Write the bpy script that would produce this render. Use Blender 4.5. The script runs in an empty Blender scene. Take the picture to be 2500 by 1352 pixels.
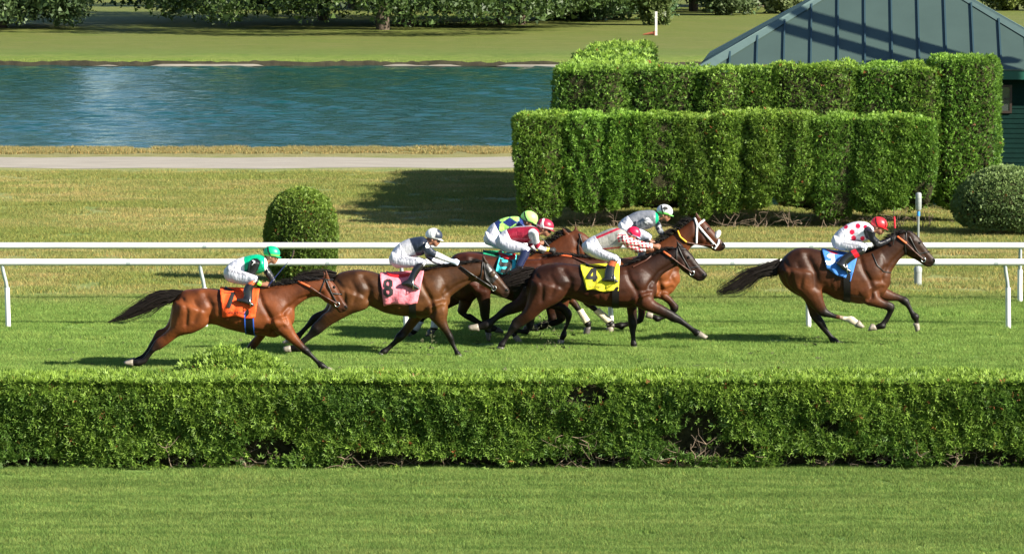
import bpy, bmesh, math, random
import numpy as np
from mathutils import Vector, Matrix
from mathutils.bvhtree import BVHTree

rng = np.random.default_rng(7)
random.seed(7)
R = math.radians
scene = bpy.context.scene
COL = scene.collection

# ------------------------------------------------------------------ camera
F, CX, CY, HZ = 10560.0, 1250.0, 676.0, 6.59        # focal length in photo pixels, centre, eye height
PITCH = math.atan((676 + 250) / F)
cam_d = bpy.data.cameras.new("camera"); cam = bpy.data.objects.new("camera", cam_d); COL.objects.link(cam)
cam.location = (0, 0, HZ); cam.rotation_euler = (math.pi / 2 - PITCH, 0, 0)
cam_d.sensor_width = 36; cam_d.lens = 36 * F / 2500.0
cam_d.clip_start = 1; cam_d.clip_end = 6000
scene.camera = cam

# ------------------------------------------------------------------ sky, sun, exposure
SUN_EL, SUN_AZ = R(30), R(29)                        # azimuth measured from +X towards the camera
sdir = Vector((math.cos(SUN_EL) * math.cos(SUN_AZ), -math.cos(SUN_EL) * math.sin(SUN_AZ), math.sin(SUN_EL)))
world = bpy.data.worlds.new("World"); scene.world = world; world.use_nodes = True
wn = world.node_tree; bg = wn.nodes["Background"]
sky = wn.nodes.new("ShaderNodeTexSky"); sky.sky_type = 'NISHITA'; sky.sun_disc = False
sky.sun_elevation = SUN_EL; sky.sun_rotation = math.pi / 2 + SUN_AZ
sky.air_density = 1.0; sky.dust_density = 0.3; sky.ozone_density = 2.5
wn.links.new(sky.outputs[0], bg.inputs[0]); bg.inputs[1].default_value = 0.056
sun_d = bpy.data.lights.new("sun", 'SUN'); sun_d.energy = 5.0; sun_d.angle = R(0.53); sun_d.color = (1.0, 0.93, 0.80)
sun = bpy.data.objects.new("sun", sun_d); COL.objects.link(sun)
sun.rotation_euler = sdir.to_track_quat('Z', 'Y').to_euler(); sun.location = sdir * 60
vs = scene.view_settings
vs.view_transform = 'Standard'; vs.look = 'None'; vs.exposure = 1.38; vs.gamma = 1.0; vs.use_curve_mapping = False

# ------------------------------------------------------------------ picture <-> place
cp, sp = math.cos(PITCH), math.sin(PITCH)
def ray(px, py):
    a = (np.asarray(px, float) - CX) / F; b = (CY - np.asarray(py, float)) / F
    return a, cp + b * sp, -sp + b * cp
def P(px, py, Y):
    dx, dy, dz = ray(px, py); t = Y / dy
    return np.stack(np.broadcast_arrays(t * dx, Y + 0 * t, HZ + t * dz), -1)
def GY(py):
    dx, dy, dz = ray(CX, py); return float(-HZ / dz * dy)
def GX(px, Y):
    return float(P(px, CY, Y)[0])
def proj(v):
    v = np.asarray(v, float); x, y, z = v[..., 0], v[..., 1], v[..., 2] - HZ
    d = y * cp - z * sp; u = y * sp + z * cp
    return CX + F * x / d, CY - F * u / d

# ------------------------------------------------------------------ materials
def nodes_of(m):
    m.use_nodes = True; return m.node_tree.nodes, m.node_tree.links
MATS = {}
def mat(name, color=(.5, .5, .5), rough=.6, noise=0.0, nscale=8.0, bump=0.0, bscale=40.0, spec=.5, metal=0.0,
        attr=False, sheen=0.0, coat=0.0, trans=0.0, stretch=None):
    if name in MATS: return MATS[name]
    m = bpy.data.materials.new(name); N, L = nodes_of(m); b = N["Principled BSDF"]
    b.inputs["Roughness"].default_value = rough; b.inputs["Metallic"].default_value = metal
    b.inputs["Specular IOR Level"].default_value = spec
    if coat: b.inputs["Coat Weight"].default_value = coat; b.inputs["Coat Roughness"].default_value = .25
    if sheen: b.inputs["Sheen Weight"].default_value = sheen
    tc = N.new("ShaderNodeTexCoord"); src = tc.outputs["Object"]
    if stretch:
        mp = N.new("ShaderNodeMapping"); mp.inputs["Scale"].default_value = stretch; L.new(src, mp.inputs[0]); src = mp.outputs[0]
    if attr:
        a = N.new("ShaderNodeAttribute"); a.attribute_name = "Col"; col = a.outputs["Color"]
    else:
        c = N.new("ShaderNodeRGB"); c.outputs[0].default_value = (*color, 1); col = c.outputs[0]
    if noise:
        n = N.new("ShaderNodeTexNoise"); n.inputs["Scale"].default_value = nscale; n.inputs["Detail"].default_value = 5
        L.new(src, n.inputs["Vector"])
        mr = N.new("ShaderNodeMapRange"); mr.inputs[1].default_value = .3; mr.inputs[2].default_value = .7
        mr.inputs[3].default_value = 1 - noise; mr.inputs[4].default_value = 1 + noise
        L.new(n.outputs[0], mr.inputs[0])
        vm = N.new("ShaderNodeVectorMath"); vm.operation = 'SCALE'
        L.new(col, vm.inputs[0]); L.new(mr.outputs[0], vm.inputs["Scale"]); col = vm.outputs[0]
    L.new(col, b.inputs["Base Color"])
    if bump:
        n2 = N.new("ShaderNodeTexNoise"); n2.inputs["Scale"].default_value = bscale; n2.inputs["Detail"].default_value = 4
        L.new(src, n2.inputs["Vector"])
        bp = N.new("ShaderNodeBump"); bp.inputs["Strength"].default_value = bump; bp.inputs["Distance"].default_value = .02
        L.new(n2.outputs[0], bp.inputs["Height"]); L.new(bp.outputs[0], b.inputs["Normal"])
    if trans:
        t = N.new("ShaderNodeBsdfTranslucent"); L.new(col, t.inputs[0])
        mx = N.new("ShaderNodeMixShader"); mx.inputs[0].default_value = trans
        L.new(b.outputs[0], mx.inputs[1]); L.new(t.outputs[0], mx.inputs[2])
        L.new(mx.outputs[0], N["Material Output"].inputs[0])
    MATS[name] = m
    return m

# ------------------------------------------------------------------ objects
def tag(o, label, cat, group=None):
    o["label"] = label; o["category"] = cat
    if group: o["group"] = group
    return o
def mesh_np(name, V, faces, cols=None, smooth=True):
    me = bpy.data.meshes.new(name)
    V = np.asarray(V, np.float32)
    if isinstance(faces, np.ndarray):
        nf, k = faces.shape
        me.vertices.add(len(V)); me.vertices.foreach_set("co", V.ravel())
        me.loops.add(nf * k); me.loops.foreach_set("vertex_index", faces.astype(np.int32).ravel())
        me.polygons.add(nf); me.polygons.foreach_set("loop_start", np.arange(0, nf * k, k, dtype=np.int32))
        me.update(calc_edges=True)
    else:
        me.from_pydata(V.tolist(), [], faces); me.update()
    if smooth: me.polygons.foreach_set("use_smooth", np.ones(len(me.polygons), bool))
    if cols is not None: set_cols(me, cols)
    return me
def set_cols(me, cols):
    a = me.color_attributes.new("Col", 'FLOAT_COLOR', 'POINT')
    c = np.ones((len(cols), 4), np.float32); c[:, :3] = cols
    a.data.foreach_set("color", c.ravel())
def add(name, me, m, parent=None, loc=(0, 0, 0), kind=None):
    o = bpy.data.objects.new(name, me); COL.objects.link(o); o.location = loc
    if me is not None and m is not None and not me.materials: me.materials.append(m)
    if parent is not None: o.parent = parent
    if kind: o["kind"] = kind
    return o
def empty(name, loc):
    o = bpy.data.objects.new(name, None); COL.objects.link(o); o.location = loc; o.empty_display_size = .1
    return o
class MB:
    """collects simple shapes into one mesh"""
    def __init__(s): s.v = []; s.f = []
    def box(s, x0, x1, y0, y1, z0, z1):
        n = len(s.v)
        s.v += [(x, y, z) for z in (z0, z1) for y in (y0, y1) for x in (x0, x1)]
        s.f += [[n + i for i in q] for q in ((0, 2, 3, 1), (4, 5, 7, 6), (0, 1, 5, 4), (2, 6, 7, 3), (0, 4, 6, 2), (1, 3, 7, 5))]
        return s
    def tube(s, pts, r, n=8, cap=True):
        pts = [Vector(p) for p in pts]; rr = r if hasattr(r, '__len__') else [r] * len(pts)
        base = len(s.v); up = None
        for i, p in enumerate(pts):
            d = (pts[min(i + 1, len(pts) - 1)] - pts[max(i - 1, 0)])
            if d.length < 1e-9: d = Vector((0, 0, 1))
            d.normalize()
            if up is None: up = d.orthogonal().normalized()
            a = (up - d * up.dot(d))
            a = a.normalized() if a.length > 1e-6 else d.orthogonal().normalized()
            up = a; b = d.cross(a)
            for k in range(n):
                t = 2 * math.pi * k / n
                s.v.append(tuple(p + (a * math.cos(t) + b * math.sin(t)) * rr[i]))
        for i in range(len(pts) - 1):
            for k in range(n):
                k2 = (k + 1) % n
                s.f.append([base + i * n + k, base + i * n + k2, base + (i + 1) * n + k2, base + (i + 1) * n + k])
        if cap:
            e = len(s.v); m = (len(pts) - 1) * n
            s.v += s.v[base:base + n] + s.v[base + m:base + m + n]
            s.f.append([e + k for k in range(n)][::-1]); s.f.append([e + n + k for k in range(n)])
        return s
    def raw(s, V, Fc):
        n = len(s.v); s.v += [tuple(map(float, p)) for p in V]; s.f += [[n + i for i in q] for q in Fc]; return s
    def build(s, name, m, parent=None, origin=None, loc=None, smooth=False, kind=None, bevel=0):
        V = np.asarray(s.v, float)
        o = np.zeros(3) if origin is None else np.asarray(origin, float)
        me = mesh_np(name, V - o, s.f, smooth=smooth)
        ob = add(name, me, m, parent, (0, 0, 0) if loc is None else loc, kind)
        if bevel:
            md = ob.modifiers.new("bevel", 'BEVEL'); md.width = bevel; md.segments = 2
        return ob

def lump(p, k, seed=0, n=5):
    r = np.random.default_rng(seed); out = 0
    for i in range(n):
        d = r.normal(size=3); d /= np.linalg.norm(d); f = k * r.uniform(.6, 1.7)
        out = out + np.sin(p @ d * f + r.uniform(0, 6.28))
    return out / n

# ================================================================== ground, path, pond
def e_shift(X): return .5 * np.sin(X * .11 + 1) + .25 * np.sin(X * .31)
def ground_colour_group():
    g = bpy.data.node_groups.new("turf colour", 'ShaderNodeTree')
    g.interface.new_socket("Color", in_out='OUTPUT', socket_type='NodeSocketColor')
    N, L = g.nodes, g.links
    out = N.new("NodeGroupOutput"); geo = N.new("ShaderNodeNewGeometry")
    sx = N.new("ShaderNodeSeparateXYZ"); L.new(geo.outputs["Position"], sx.inputs[0])
    def noise(scale, st=(1, 1, 1), det=5, rough=.6):
        mp = N.new("ShaderNodeMapping"); mp.inputs["Scale"].default_value = st; L.new(geo.outputs["Position"], mp.inputs[0])
        n = N.new("ShaderNodeTexNoise"); n.inputs["Scale"].default_value = scale; n.inputs["Detail"].default_value = det
        n.inputs["Roughness"].default_value = rough
        L.new(mp.outputs[0], n.inputs["Vector"]); return n.outputs[0]
    def rng_(v, a, b, c=0, d=1):
        m = N.new("ShaderNodeMapRange"); m.interpolation_type = 'SMOOTHSTEP'
        for i, q in enumerate((a, b, c, d)): m.inputs[i + 1].default_value = q
        L.new(v, m.inputs[0]); return m.outputs[0]
    def mix(f, a, b):
        m = N.new("ShaderNodeMix"); m.data_type = 'RGBA'
        if hasattr(f, 'is_linked') or not isinstance(f, float): L.new(f, m.inputs[0])
        else: m.inputs[0].default_value = f
        for s, c in ((m.inputs[6], a), (m.inputs[7], b)):
            if isinstance(c, tuple): s.default_value = (*c, 1)
            else: L.new(c, s)
        return m.outputs[2]
    def madd(a, b, k):
        m = N.new("ShaderNodeMath"); m.operation = 'MULTIPLY_ADD'; L.new(b, m.inputs[0]); m.inputs[1].default_value = k; L.new(a, m.inputs[2]); return m.outputs[0]
    big = noise(.22, (.6, 1, 1)); mid = noise(.9, (.5, 1.2, 1)); fine = noise(5, (.5, 1, 1)); vf = noise(24, (1, .8, 1)); mow = noise(1, (.07, 2.4, 1), 3)
    Y = madd(sx.outputs[1], mid, 2.4)      # wandering zone edges
    # near lawn
    lawn = mix(rng_(fine, .32, .68), (.100, .182, .034), (.188, .272, .066))
    lawn = mix(rng_(mid, .45, .75, 0, .55), lawn, (.198, .245, .068)); lawn = mix(rng_(mow, .40, .62, 0, .55), lawn, (.085, .145, .028))
    # race turf
    turf = mix(rng_(fine, .32, .68), (.122, .218, .038), (.215, .322, .072))
    turf = mix(rng_(mid, .42, .72, 0, .5), turf, (.232, .308, .075)); turf = mix(rng_(mow, .42, .62, 0, .4), turf, (.100, .178, .032))
    # infield: tired, straw coloured in patches
    inf = mix(rng_(fine, .3, .7), (.135, .182, .045), (.225, .248, .080))
    inf = mix(rng_(mid, .40, .66), inf, (.275, .258, .100))
    inf = mix(rng_(big, .46, .62, 0, .75), inf, (.145, .195, .042))
    far = mix(rng_(fine, .3, .7), (.085, .120, .019), (.135, .158, .030))
    far = mix(rng_(mid, .4, .7, 0, .8), far, (.155, .155, .045))
    c = mix(rng_(Y, 51.2, 53.2), lawn, turf)
    c = mix(rng_(Y, 69.2, 74.5), c, inf)
    c = mix(rng_(Y, 109.5, 112.5), c, mix(rng_(fine, .3, .7), (.165, .160, .055), (.265, .240, .100)))
    c = mix(rng_(Y, 160., 170.), c, far)
    lushfar = mix(rng_(fine, .3, .7), (.075, .135, .022), (.120, .185, .035))
    bank = N.new("ShaderNodeMath"); bank.operation = 'COMPARE'; bank.inputs[1].default_value = 176.0; bank.inputs[2].default_value = 6.0
    bank.inputs[0].default_value = 0
    c = mix(rng_(Y, 168., 174., 0, 0.45), c, lushfar); c = mix(rng_(Y, 176., 184.), c, far)
    c2 = N.new("ShaderNodeVectorMath"); c2.operation = 'SCALE'; L.new(c, c2.inputs[0]); L.new(rng_(vf, .25, .75, .72, 1.28), c2.inputs["Scale"])
    L.new(c2.outputs[0], out.inputs[0])
    return g
TURF = ground_colour_group()
def turf_mat(name, blade):
    m = bpy.data.materials.new(name); N, L = nodes_of(m); b = N["Principled BSDF"]
    g = N.new("ShaderNodeGroup"); g.node_tree = TURF
    b.inputs["Roughness"].default_value = .75; b.inputs["Specular IOR Level"].default_value = .25
    col = g.outputs[0]
    if blade:
        oi = N.new("ShaderNodeAttribute"); oi.attribute_name = "Col"
        mu = N.new("ShaderNodeMix"); mu.data_type = 'RGBA'; mu.blend_type = 'MULTIPLY'; mu.inputs[0].default_value = 1
        L.new(col, mu.inputs[6]); L.new(oi.outputs["Color"], mu.inputs[7]); col = mu.outputs[2]
        t = N.new("ShaderNodeBsdfTranslucent"); L.new(col, t.inputs[0])
        mx = N.new("ShaderNodeMixShader"); mx.inputs[0].default_value = .3
        L.new(b.outputs[0], mx.inputs[1]); L.new(t.outputs[0], mx.inputs[2]); L.new(mx.outputs[0], N["Material Output"].inputs[0])
    else:
        geo = N.new("ShaderNodeNewGeometry")
        n = N.new("ShaderNodeTexNoise"); n.inputs["Scale"].default_value = 18; n.inputs["Detail"].default_value = 6; L.new(geo.outputs["Position"], n.inputs["Vector"])
        bp = N.new("ShaderNodeBump"); bp.inputs["Strength"].default_value = .8; bp.inputs["Distance"].default_value = .06
        L.new(n.outputs[0], bp.inputs["Height"]); L.new(bp.outputs[0], b.inputs["Normal"])
    L.new(col, b.inputs["Base Color"])
    return m
TURF_M, BLADE_M = turf_mat("turf", False), turf_mat("grass blades", True)

Y_NEAR, Y_FAR = GY(357), GY(156)
rows = [(-400, 0, 0), (0, 0, 0), (30, 0, 0)] + [(y, 0, 0) for y in range(40, 114, 4)]
rows += [(Y_NEAR - 1.2, .3, 0.02), (Y_NEAR - .35, 1, -.02), (Y_NEAR, 1, -.14), (Y_NEAR + 1.2, 1, -.6), (Y_NEAR + 5, 1, -1.4)]
rows += [(Y_FAR - 5, -.8, -1.4), (Y_FAR - .9, -.8, -.5), (Y_FAR + .0, -.8, -.30), (Y_FAR + .30, -.8, -.20), (Y_FAR + .36, -.8, .14), (Y_FAR + 2.5, -.6, .30)]
rows += [(y, 0, .32) for y in (180, 190, 205, 225, 250, 290, 350, 500, 900, 3500)]
xs = np.concatenate([[-3000, -800, -250, -120, -70], np.arange(-45, 46, 1.5), [70, 120, 250, 800, 3000]])
GV = []
for (y, w, z) in rows:
    yy = y + w * e_shift(xs) * 1.0
    zz = np.full_like(xs, z) + (0.03 * np.sin(xs * 2.3 + y) + .02 * np.sin(xs * 5.1) if abs(w) > .5 else 0)
    GV.append(np.stack([xs, yy, zz], -1))
nx = len(xs); GV = np.concatenate(GV)
gf = np.array([[r * nx + c, r * nx + c + 1, (r + 1) * nx + c + 1, (r + 1) * nx + c] for r in range(len(rows) - 1) for c in range(nx - 1)])
ground = add("ground", mesh_np("ground", GV, gf), TURF_M, kind="structure")

# gravel path
pm = mat("pale gravel", (.30, .272, .232), .9, noise=.14, nscale=1.3, bump=.5, bscale=30, spec=.2, stretch=(.5, 2, 1))
pv = []; pxs = np.linspace(-60, 60, 81)
for x in pxs:
    sh = .35 * math.sin(x * .2) + .02 * x * -1
    for j, k in enumerate((0, .12, .5, .88, 1)):
        pv.append((x, GY(410) + (GY(384) - GY(410)) * k + sh + (.25 * math.sin(x * 1.3 + j * 2) + .12 * math.sin(x * 3.7 + j) if k in (0, 1) else 0), .004 + .02 * (1 - (2 * k - 1) ** 2)))
add("path", mesh_np("path", pv, np.array([[i * 5 + j, i * 5 + j + 1, i * 5 + j + 6, i * 5 + j + 5][::-1] for i in range(80) for j in range(4)])), pm, kind="structure")

# pond water
wm = bpy.data.materials.new("pond water"); N, L = nodes_of(wm); b = N["Principled BSDF"]
b.inputs["Base Color"].default_value = (.002, .048, .042, 1); b.inputs["Roughness"].default_value = .05; b.inputs["IOR"].default_value = 1.33; b.inputs["Specular Tint"].default_value = (.46, 1.0, .84, 1)
geo = N.new("ShaderNodeNewGeometry")
def wav(scale, st, rot):
    mp = N.new("ShaderNodeMapping"); mp.inputs["Scale"].default_value = st; mp.inputs["Rotation"].default_value = (0, 0, rot); L.new(geo.outputs["Position"], mp.inputs[0])
    n = N.new("ShaderNodeTexNoise"); n.inputs["Scale"].default_value = scale; n.inputs["Detail"].default_value = 3; n.inputs["Distortion"].default_value = .4
    L.new(mp.outputs[0], n.inputs["Vector"]); return n.outputs[0]
w1, w2 = wav(5., (.5, 1, 1), .15), wav(11, (.5, 1, 1), -.1)
ad = N.new("ShaderNodeMath"); ad.operation = 'MULTIPLY_ADD'; L.new(w2, ad.inputs[0]); ad.inputs[1].default_value = .35; L.new(w1, ad.inputs[2])
bp = N.new("ShaderNodeBump"); bp.inputs["Strength"].default_value = 1.0; bp.inputs["Distance"].default_value = .035
L.new(ad.outputs[0], bp.inputs["Height"]); L.new(bp.outputs[0], b.inputs["Normal"])
wx = np.concatenate([[-300, -120, -60], np.arange(-27, 16.01, .25), [40, 120, 300]]); wy = np.concatenate([np.arange(Y_NEAR - .6, Y_FAR + .3, .145), [Y_FAR + .3]])
WX, WY = np.meshgrid(wx, wy); wz = np.zeros_like(WX); rw = np.random.default_rng(5)
for i in range(26):
    lam = rw.uniform(.5, 1.9); th = rw.normal() * .60 + .12; k_ = 2 * math.pi / lam; am_ = .0125 * lam ** .9 * rw.uniform(.5, 1)
    wz += am_ * np.sin(k_ * (math.cos(th) * WY + math.sin(th) * WX) + rw.uniform(0, 6.28) + .8 * np.sin(.35 * WX + .23 * WY + i))
wz *= (.75 + .35 * np.sin(.21 * WX + .6) * np.sin(.13 * WY)) * .56 * np.clip((WX + 28) / 2, 0, 1) * np.clip((17 - WX) / 2, 0, 1)
nwx = len(wx); wi_ = np.arange((len(wy) - 1) * (nwx - 1)); wr_, wc_ = wi_ // (nwx - 1), wi_ % (nwx - 1); w0 = wr_ * nwx + wc_
add("pond_water", mesh_np("pond_water", np.stack([WX, WY, wz - .1], -1).reshape(-1, 3), np.stack([w0, w0 + 1, w0 + nwx + 1, w0 + nwx], -1)), wm, kind="structure")
# undercut soil at the far bank
bv_ = []; bx_ = np.arange(-45, 45.1, .25); rb = np.random.default_rng(8)
for x in bx_:
    y0 = Y_FAR - .8 * e_shift(x); h_ = .05 + .02 * math.sin(x * 1.7) + .07 * rb.random()
    bv_ += [(x, y0 + .10 + .05 * rb.random(), -.30), (x, y0 + .16 + .04 * rb.random(), .0), (x, y0 + .22, h_), (x, y0 + .9, h_ + .06)]
add("bank", mesh_np("bank", bv_, np.array([[4 * i + j, 4 * i + 4 + j, 4 * i + 5 + j, 4 * i + 1 + j] for i in range(len(bx_) - 1) for j in range(2)])), mat("bank soil", (.030, .026, .013), .95, noise=.5, nscale=3, bump=1, bscale=12), kind="structure")
# pale dried mud at the far shore
sm = mat("dried mud shore", (.22, .20, .165), .9, noise=.25, nscale=.8, spec=.2)
for (xa, xb, wd) in ((-17.5, -8.2, .16), (-5.6, 12, .35)):
    sv = []; q = np.linspace(xa, xb, 40)
    for x in q:
        fade = min(1, (x - xa) / 1.5, (xb - x) / 1.5) * min(1, max(0, .62 + .5 * math.sin(x * .9) + .35 * math.sin(x * 2.3 + 1))); y0 = Y_FAR - .8 * e_shift(x)
        sv += [(x, y0 - wd * fade * (1 + .3 * math.sin(x * 2.1)) - .02, -.088), (x, y0 + .14, -.15 + .13 * min(1, fade * 1.6))]
    add("shore", mesh_np("shore", sv, np.array([[2 * i, 2 * i + 2, 2 * i + 3, 2 * i + 1] for i in range(39)])), sm, kind="structure")

# ================================================================== foliage
LEAF = mat("conifer foliage", attr=True, rough=.55, spec=.35, trans=.35)
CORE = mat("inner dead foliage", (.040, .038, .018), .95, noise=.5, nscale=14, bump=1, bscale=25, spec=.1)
TWIG = mat("bare twigs", (.20, .150, .105), .85, noise=.25, nscale=20, bump=.4, spec=.2)
BARK = mat("bark", (.085, .065, .048), .9, noise=.35, nscale=9, bump=.8, bscale=18, spec=.2, stretch=(1, 1, .25))
def sprays(pos, nor, size, lobes, cols, up=.5, spread=.62, width=.26, seed=0, jit=.55, face=.55):
    """fan shaped scale-leaf sprays: `lobes` kites each"""
    r = np.random.default_rng(seed); n = len(pos)
    d = nor * .6 + r.normal(size=(n, 3)) * jit; d[:, 2] += up
    d /= np.linalg.norm(d, axis=1)[:, None]
    s = np.cross(d, nor + face * r.normal(size=(n, 3))); s /= np.linalg.norm(s, axis=1)[:, None]
    nn = np.cross(d, s)
    sz = size * r.uniform(.6, 1.35, n)
    V = np.empty((n, lobes, 3, 3)); C = np.empty((n, lobes, 3, 3))
    for k in range(lobes):
        a = (k - (lobes - 1) / 2) * spread + r.normal(size=n) * .12
        ln = sz * (1 - .13 * abs(k - (lobes - 1) / 2)) * r.uniform(.8, 1.1, n)
        ld = d * np.cos(a)[:, None] + s * np.sin(a)[:, None] + nn * (r.normal(size=n) * .18)[:, None]
        ls = np.cross(ld, nn)
        V[:, k, 2] = pos + ld * ln[:, None]
        midp = pos + ld * (ln * .25)[:, None] + nn * (ln * .08)[:, None]
        V[:, k, 0] = midp + ls * (ln * width)[:, None]; V[:, k, 1] = midp - ls * (ln * width)[:, None]
        C[:, k] = cols[:, None, :]
    V = V.reshape(-1, 3); Fc = np.arange(len(V)).reshape(-1, 3)
    return V, Fc, C.reshape(-1, 3)
def green(n, base, tip, r, brown=.008, amount=None):
    t = r.random(n) if amount is None else np.clip(amount + r.normal(size=n) * .18, 0, 1)
    c = np.asarray(base) * (1 - t)[:, None] + np.asarray(tip) * t[:, None]
    c = c * r.uniform(.75, 1.25, n)[:, None]
    k = r.random(n) < brown
    c[k] = np.array((.24, .085, .03)) * r.uniform(.6, 1.3, k.sum())[:, None]
    return c
def stems(mb, r, n, x0, x1, y0, y1, z1, rad, gnarl=.08, branch=2):
    for i in range(n):
        x, y = r.uniform(x0, x1), r.uniform(y0, y1); p = [(x, y, -.03)]; d = np.array([r.normal() * .4, r.normal() * .2, 1.])
        k = 5; q = np.array(p[0]); h = z1 * r.uniform(.6, 1.1)
        for j in range(k):
            q = q + d / np.linalg.norm(d) * h / k + r.normal(size=3) * gnarl * np.array([1, .5, .3]) * .5; p.append(tuple(q)); d = d + r.normal(size=3) * .45
        rr = rad * r.uniform(.6, 1.2)
        mb.tube(p, list(np.linspace(rr, rr * .45, k + 1)), 5)
        for b_ in range(branch):
            j = r.integers(1, k); q = np.array(p[j]); d2 = np.array([r.normal(), -abs(r.normal()) * .5, r.uniform(-.1, .7)]); d2 /= np.linalg.norm(d2)
            bp_ = [tuple(q)]
            for _ in range(3):
                q = q + d2 * h * .14; d2 = d2 + r.normal(size=3) * .35; bp_.append(tuple(q))
            mb.tube(bp_, list(np.linspace(rr * .55, rr * .2, 4)), 4)

# ---- the clipped hedge along the course, in front
r = np.random.default_rng(11)
HY0, HY1, HH = GY(1149) + .03, GY(1149) + 1.13, 1.035
hx0, hx1 = -7.6, 7.6
holes = []
for (px, py, rx, ry) in ((1432, 968, 55, 26), (1712, 1040, 55, 52), (1660, 1075, 50, 16), (1770, 1098, 110, 24), (880, 1122, 60, 26), (660, 1095, 70, 26), (2030, 1045, 26, 20),
                         (1450, 1125, 90, 20), (2110, 1125, 80, 18), (960, 1125, 70, 18), (2400, 1118, 90, 22), (420, 1125, 90, 14), (90, 1130, 80, 14), (1130, 1128, 90, 14), (1960,1120,60,16)):
    c = P(px, py, HY0); holes.append((c[0], c[2], rx / 212, ry / 212))
n = 62000
fx = r.uniform(hx0, hx1, n); fz = .02 + (HH - .04) * r.random(n) ** .9
pf = np.stack([fx, np.full(n, 0.), fz], -1)
lum = lump(pf, 7, 1) * .07 + lump(pf, 19, 2) * .04
fy = HY0 - lum + .03 + r.exponential(.038, n)
fy += .10 * np.clip((fz - .86) / .16, 0, 1) ** 2
keep = np.ones(n, bool)
for (hx, hz, a, b_) in holes:
    q = ((fx - hx) / a) ** 2 + ((fz - hz) / b_) ** 2 + lump(pf, 22, 5) * .5
    keep &= (q > 1) | (r.random(n) < .05)
zb = .10 + .10 * lump(pf * np.array([1, 0, 0]), 5, 3) + .08 * lump(pf * np.array([1, 0, 0]), 16, 4)
keep &= (fz > zb) | (r.random(n) < .10)
pos = np.stack([fx, fy, fz], -1)[keep]
nor = np.stack([np.zeros(len(pos)), -np.ones(len(pos)), .15 + np.clip((pos[:, 2] - .8) / .2, 0, 1)], -1)
am = np.clip(.30 + .45 * lump(pos, 4, 9) + .45 * np.clip((pos[:, 2] - .78) / .22, 0, 1), 0, 1)  # leaves lighten toward the top: young growth, with sunlight painted in
n2 = 30000
tx = r.uniform(hx0, hx1, n2); ty = r.uniform(HY0 + .04, HY1, n2)
tp = np.stack([tx, ty, np.zeros(n2)], -1); tz = HH + .035 * lump(tp, 5, 6) + .02 * lump(tp, 17, 7) - .03 * r.random(n2) - .07 * np.clip((ty - HY1 + .12) / .12, 0, 1) ** 2
tp[:, 2] = tz
n3 = 9000
bx = r.uniform(hx0, hx1, n3); bz = .15 + (HH - .2) * r.random(n3)
bpz = np.stack([bx, HY1 + .0 + .05 * r.random(n3), bz], -1)
posA = np.concatenate([pos, tp, bpz])
norA = np.concatenate([nor, np.tile([0, -.25, 1.], (n2, 1)), np.tile([0, 1., .2], (n3, 1))])
amA = np.concatenate([am, np.clip(.66 + .35 * lump(tp, 3, 12), 0, 1), np.full(n3, .4)])  # top leaves lighter: new growth plus sun brightness put into the colour
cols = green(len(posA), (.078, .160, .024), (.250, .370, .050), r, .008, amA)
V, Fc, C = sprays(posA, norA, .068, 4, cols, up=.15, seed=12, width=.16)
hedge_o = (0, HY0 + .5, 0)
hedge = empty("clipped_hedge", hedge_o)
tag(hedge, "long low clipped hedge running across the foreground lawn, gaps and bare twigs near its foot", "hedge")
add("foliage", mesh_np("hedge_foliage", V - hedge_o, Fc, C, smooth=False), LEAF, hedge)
mb = MB(); stems(mb, r, 60, hx0, hx1, HY0 + .06, HY0 + .35, .45, .009, .06, 4)
for (hx, hz, a, b_) in holes: stems(mb, r, 5, hx - a, hx + a, HY0 + .09, HY0 + .25, max(.25, hz + b_ * .9), .007, .07, 4)
mb.build("branches", TWIG, hedge, hedge_o, smooth=True)
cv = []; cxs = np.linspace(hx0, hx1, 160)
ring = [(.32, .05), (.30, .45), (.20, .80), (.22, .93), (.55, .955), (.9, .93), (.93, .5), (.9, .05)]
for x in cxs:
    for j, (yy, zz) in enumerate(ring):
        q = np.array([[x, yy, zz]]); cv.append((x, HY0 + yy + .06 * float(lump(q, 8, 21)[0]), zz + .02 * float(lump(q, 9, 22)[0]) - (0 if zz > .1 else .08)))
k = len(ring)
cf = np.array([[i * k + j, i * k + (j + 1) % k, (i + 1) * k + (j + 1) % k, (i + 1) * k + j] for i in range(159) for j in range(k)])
add("inner_wood", mesh_np("hedge_core", np.array(cv) - hedge_o, cf), CORE, hedge)

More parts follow.
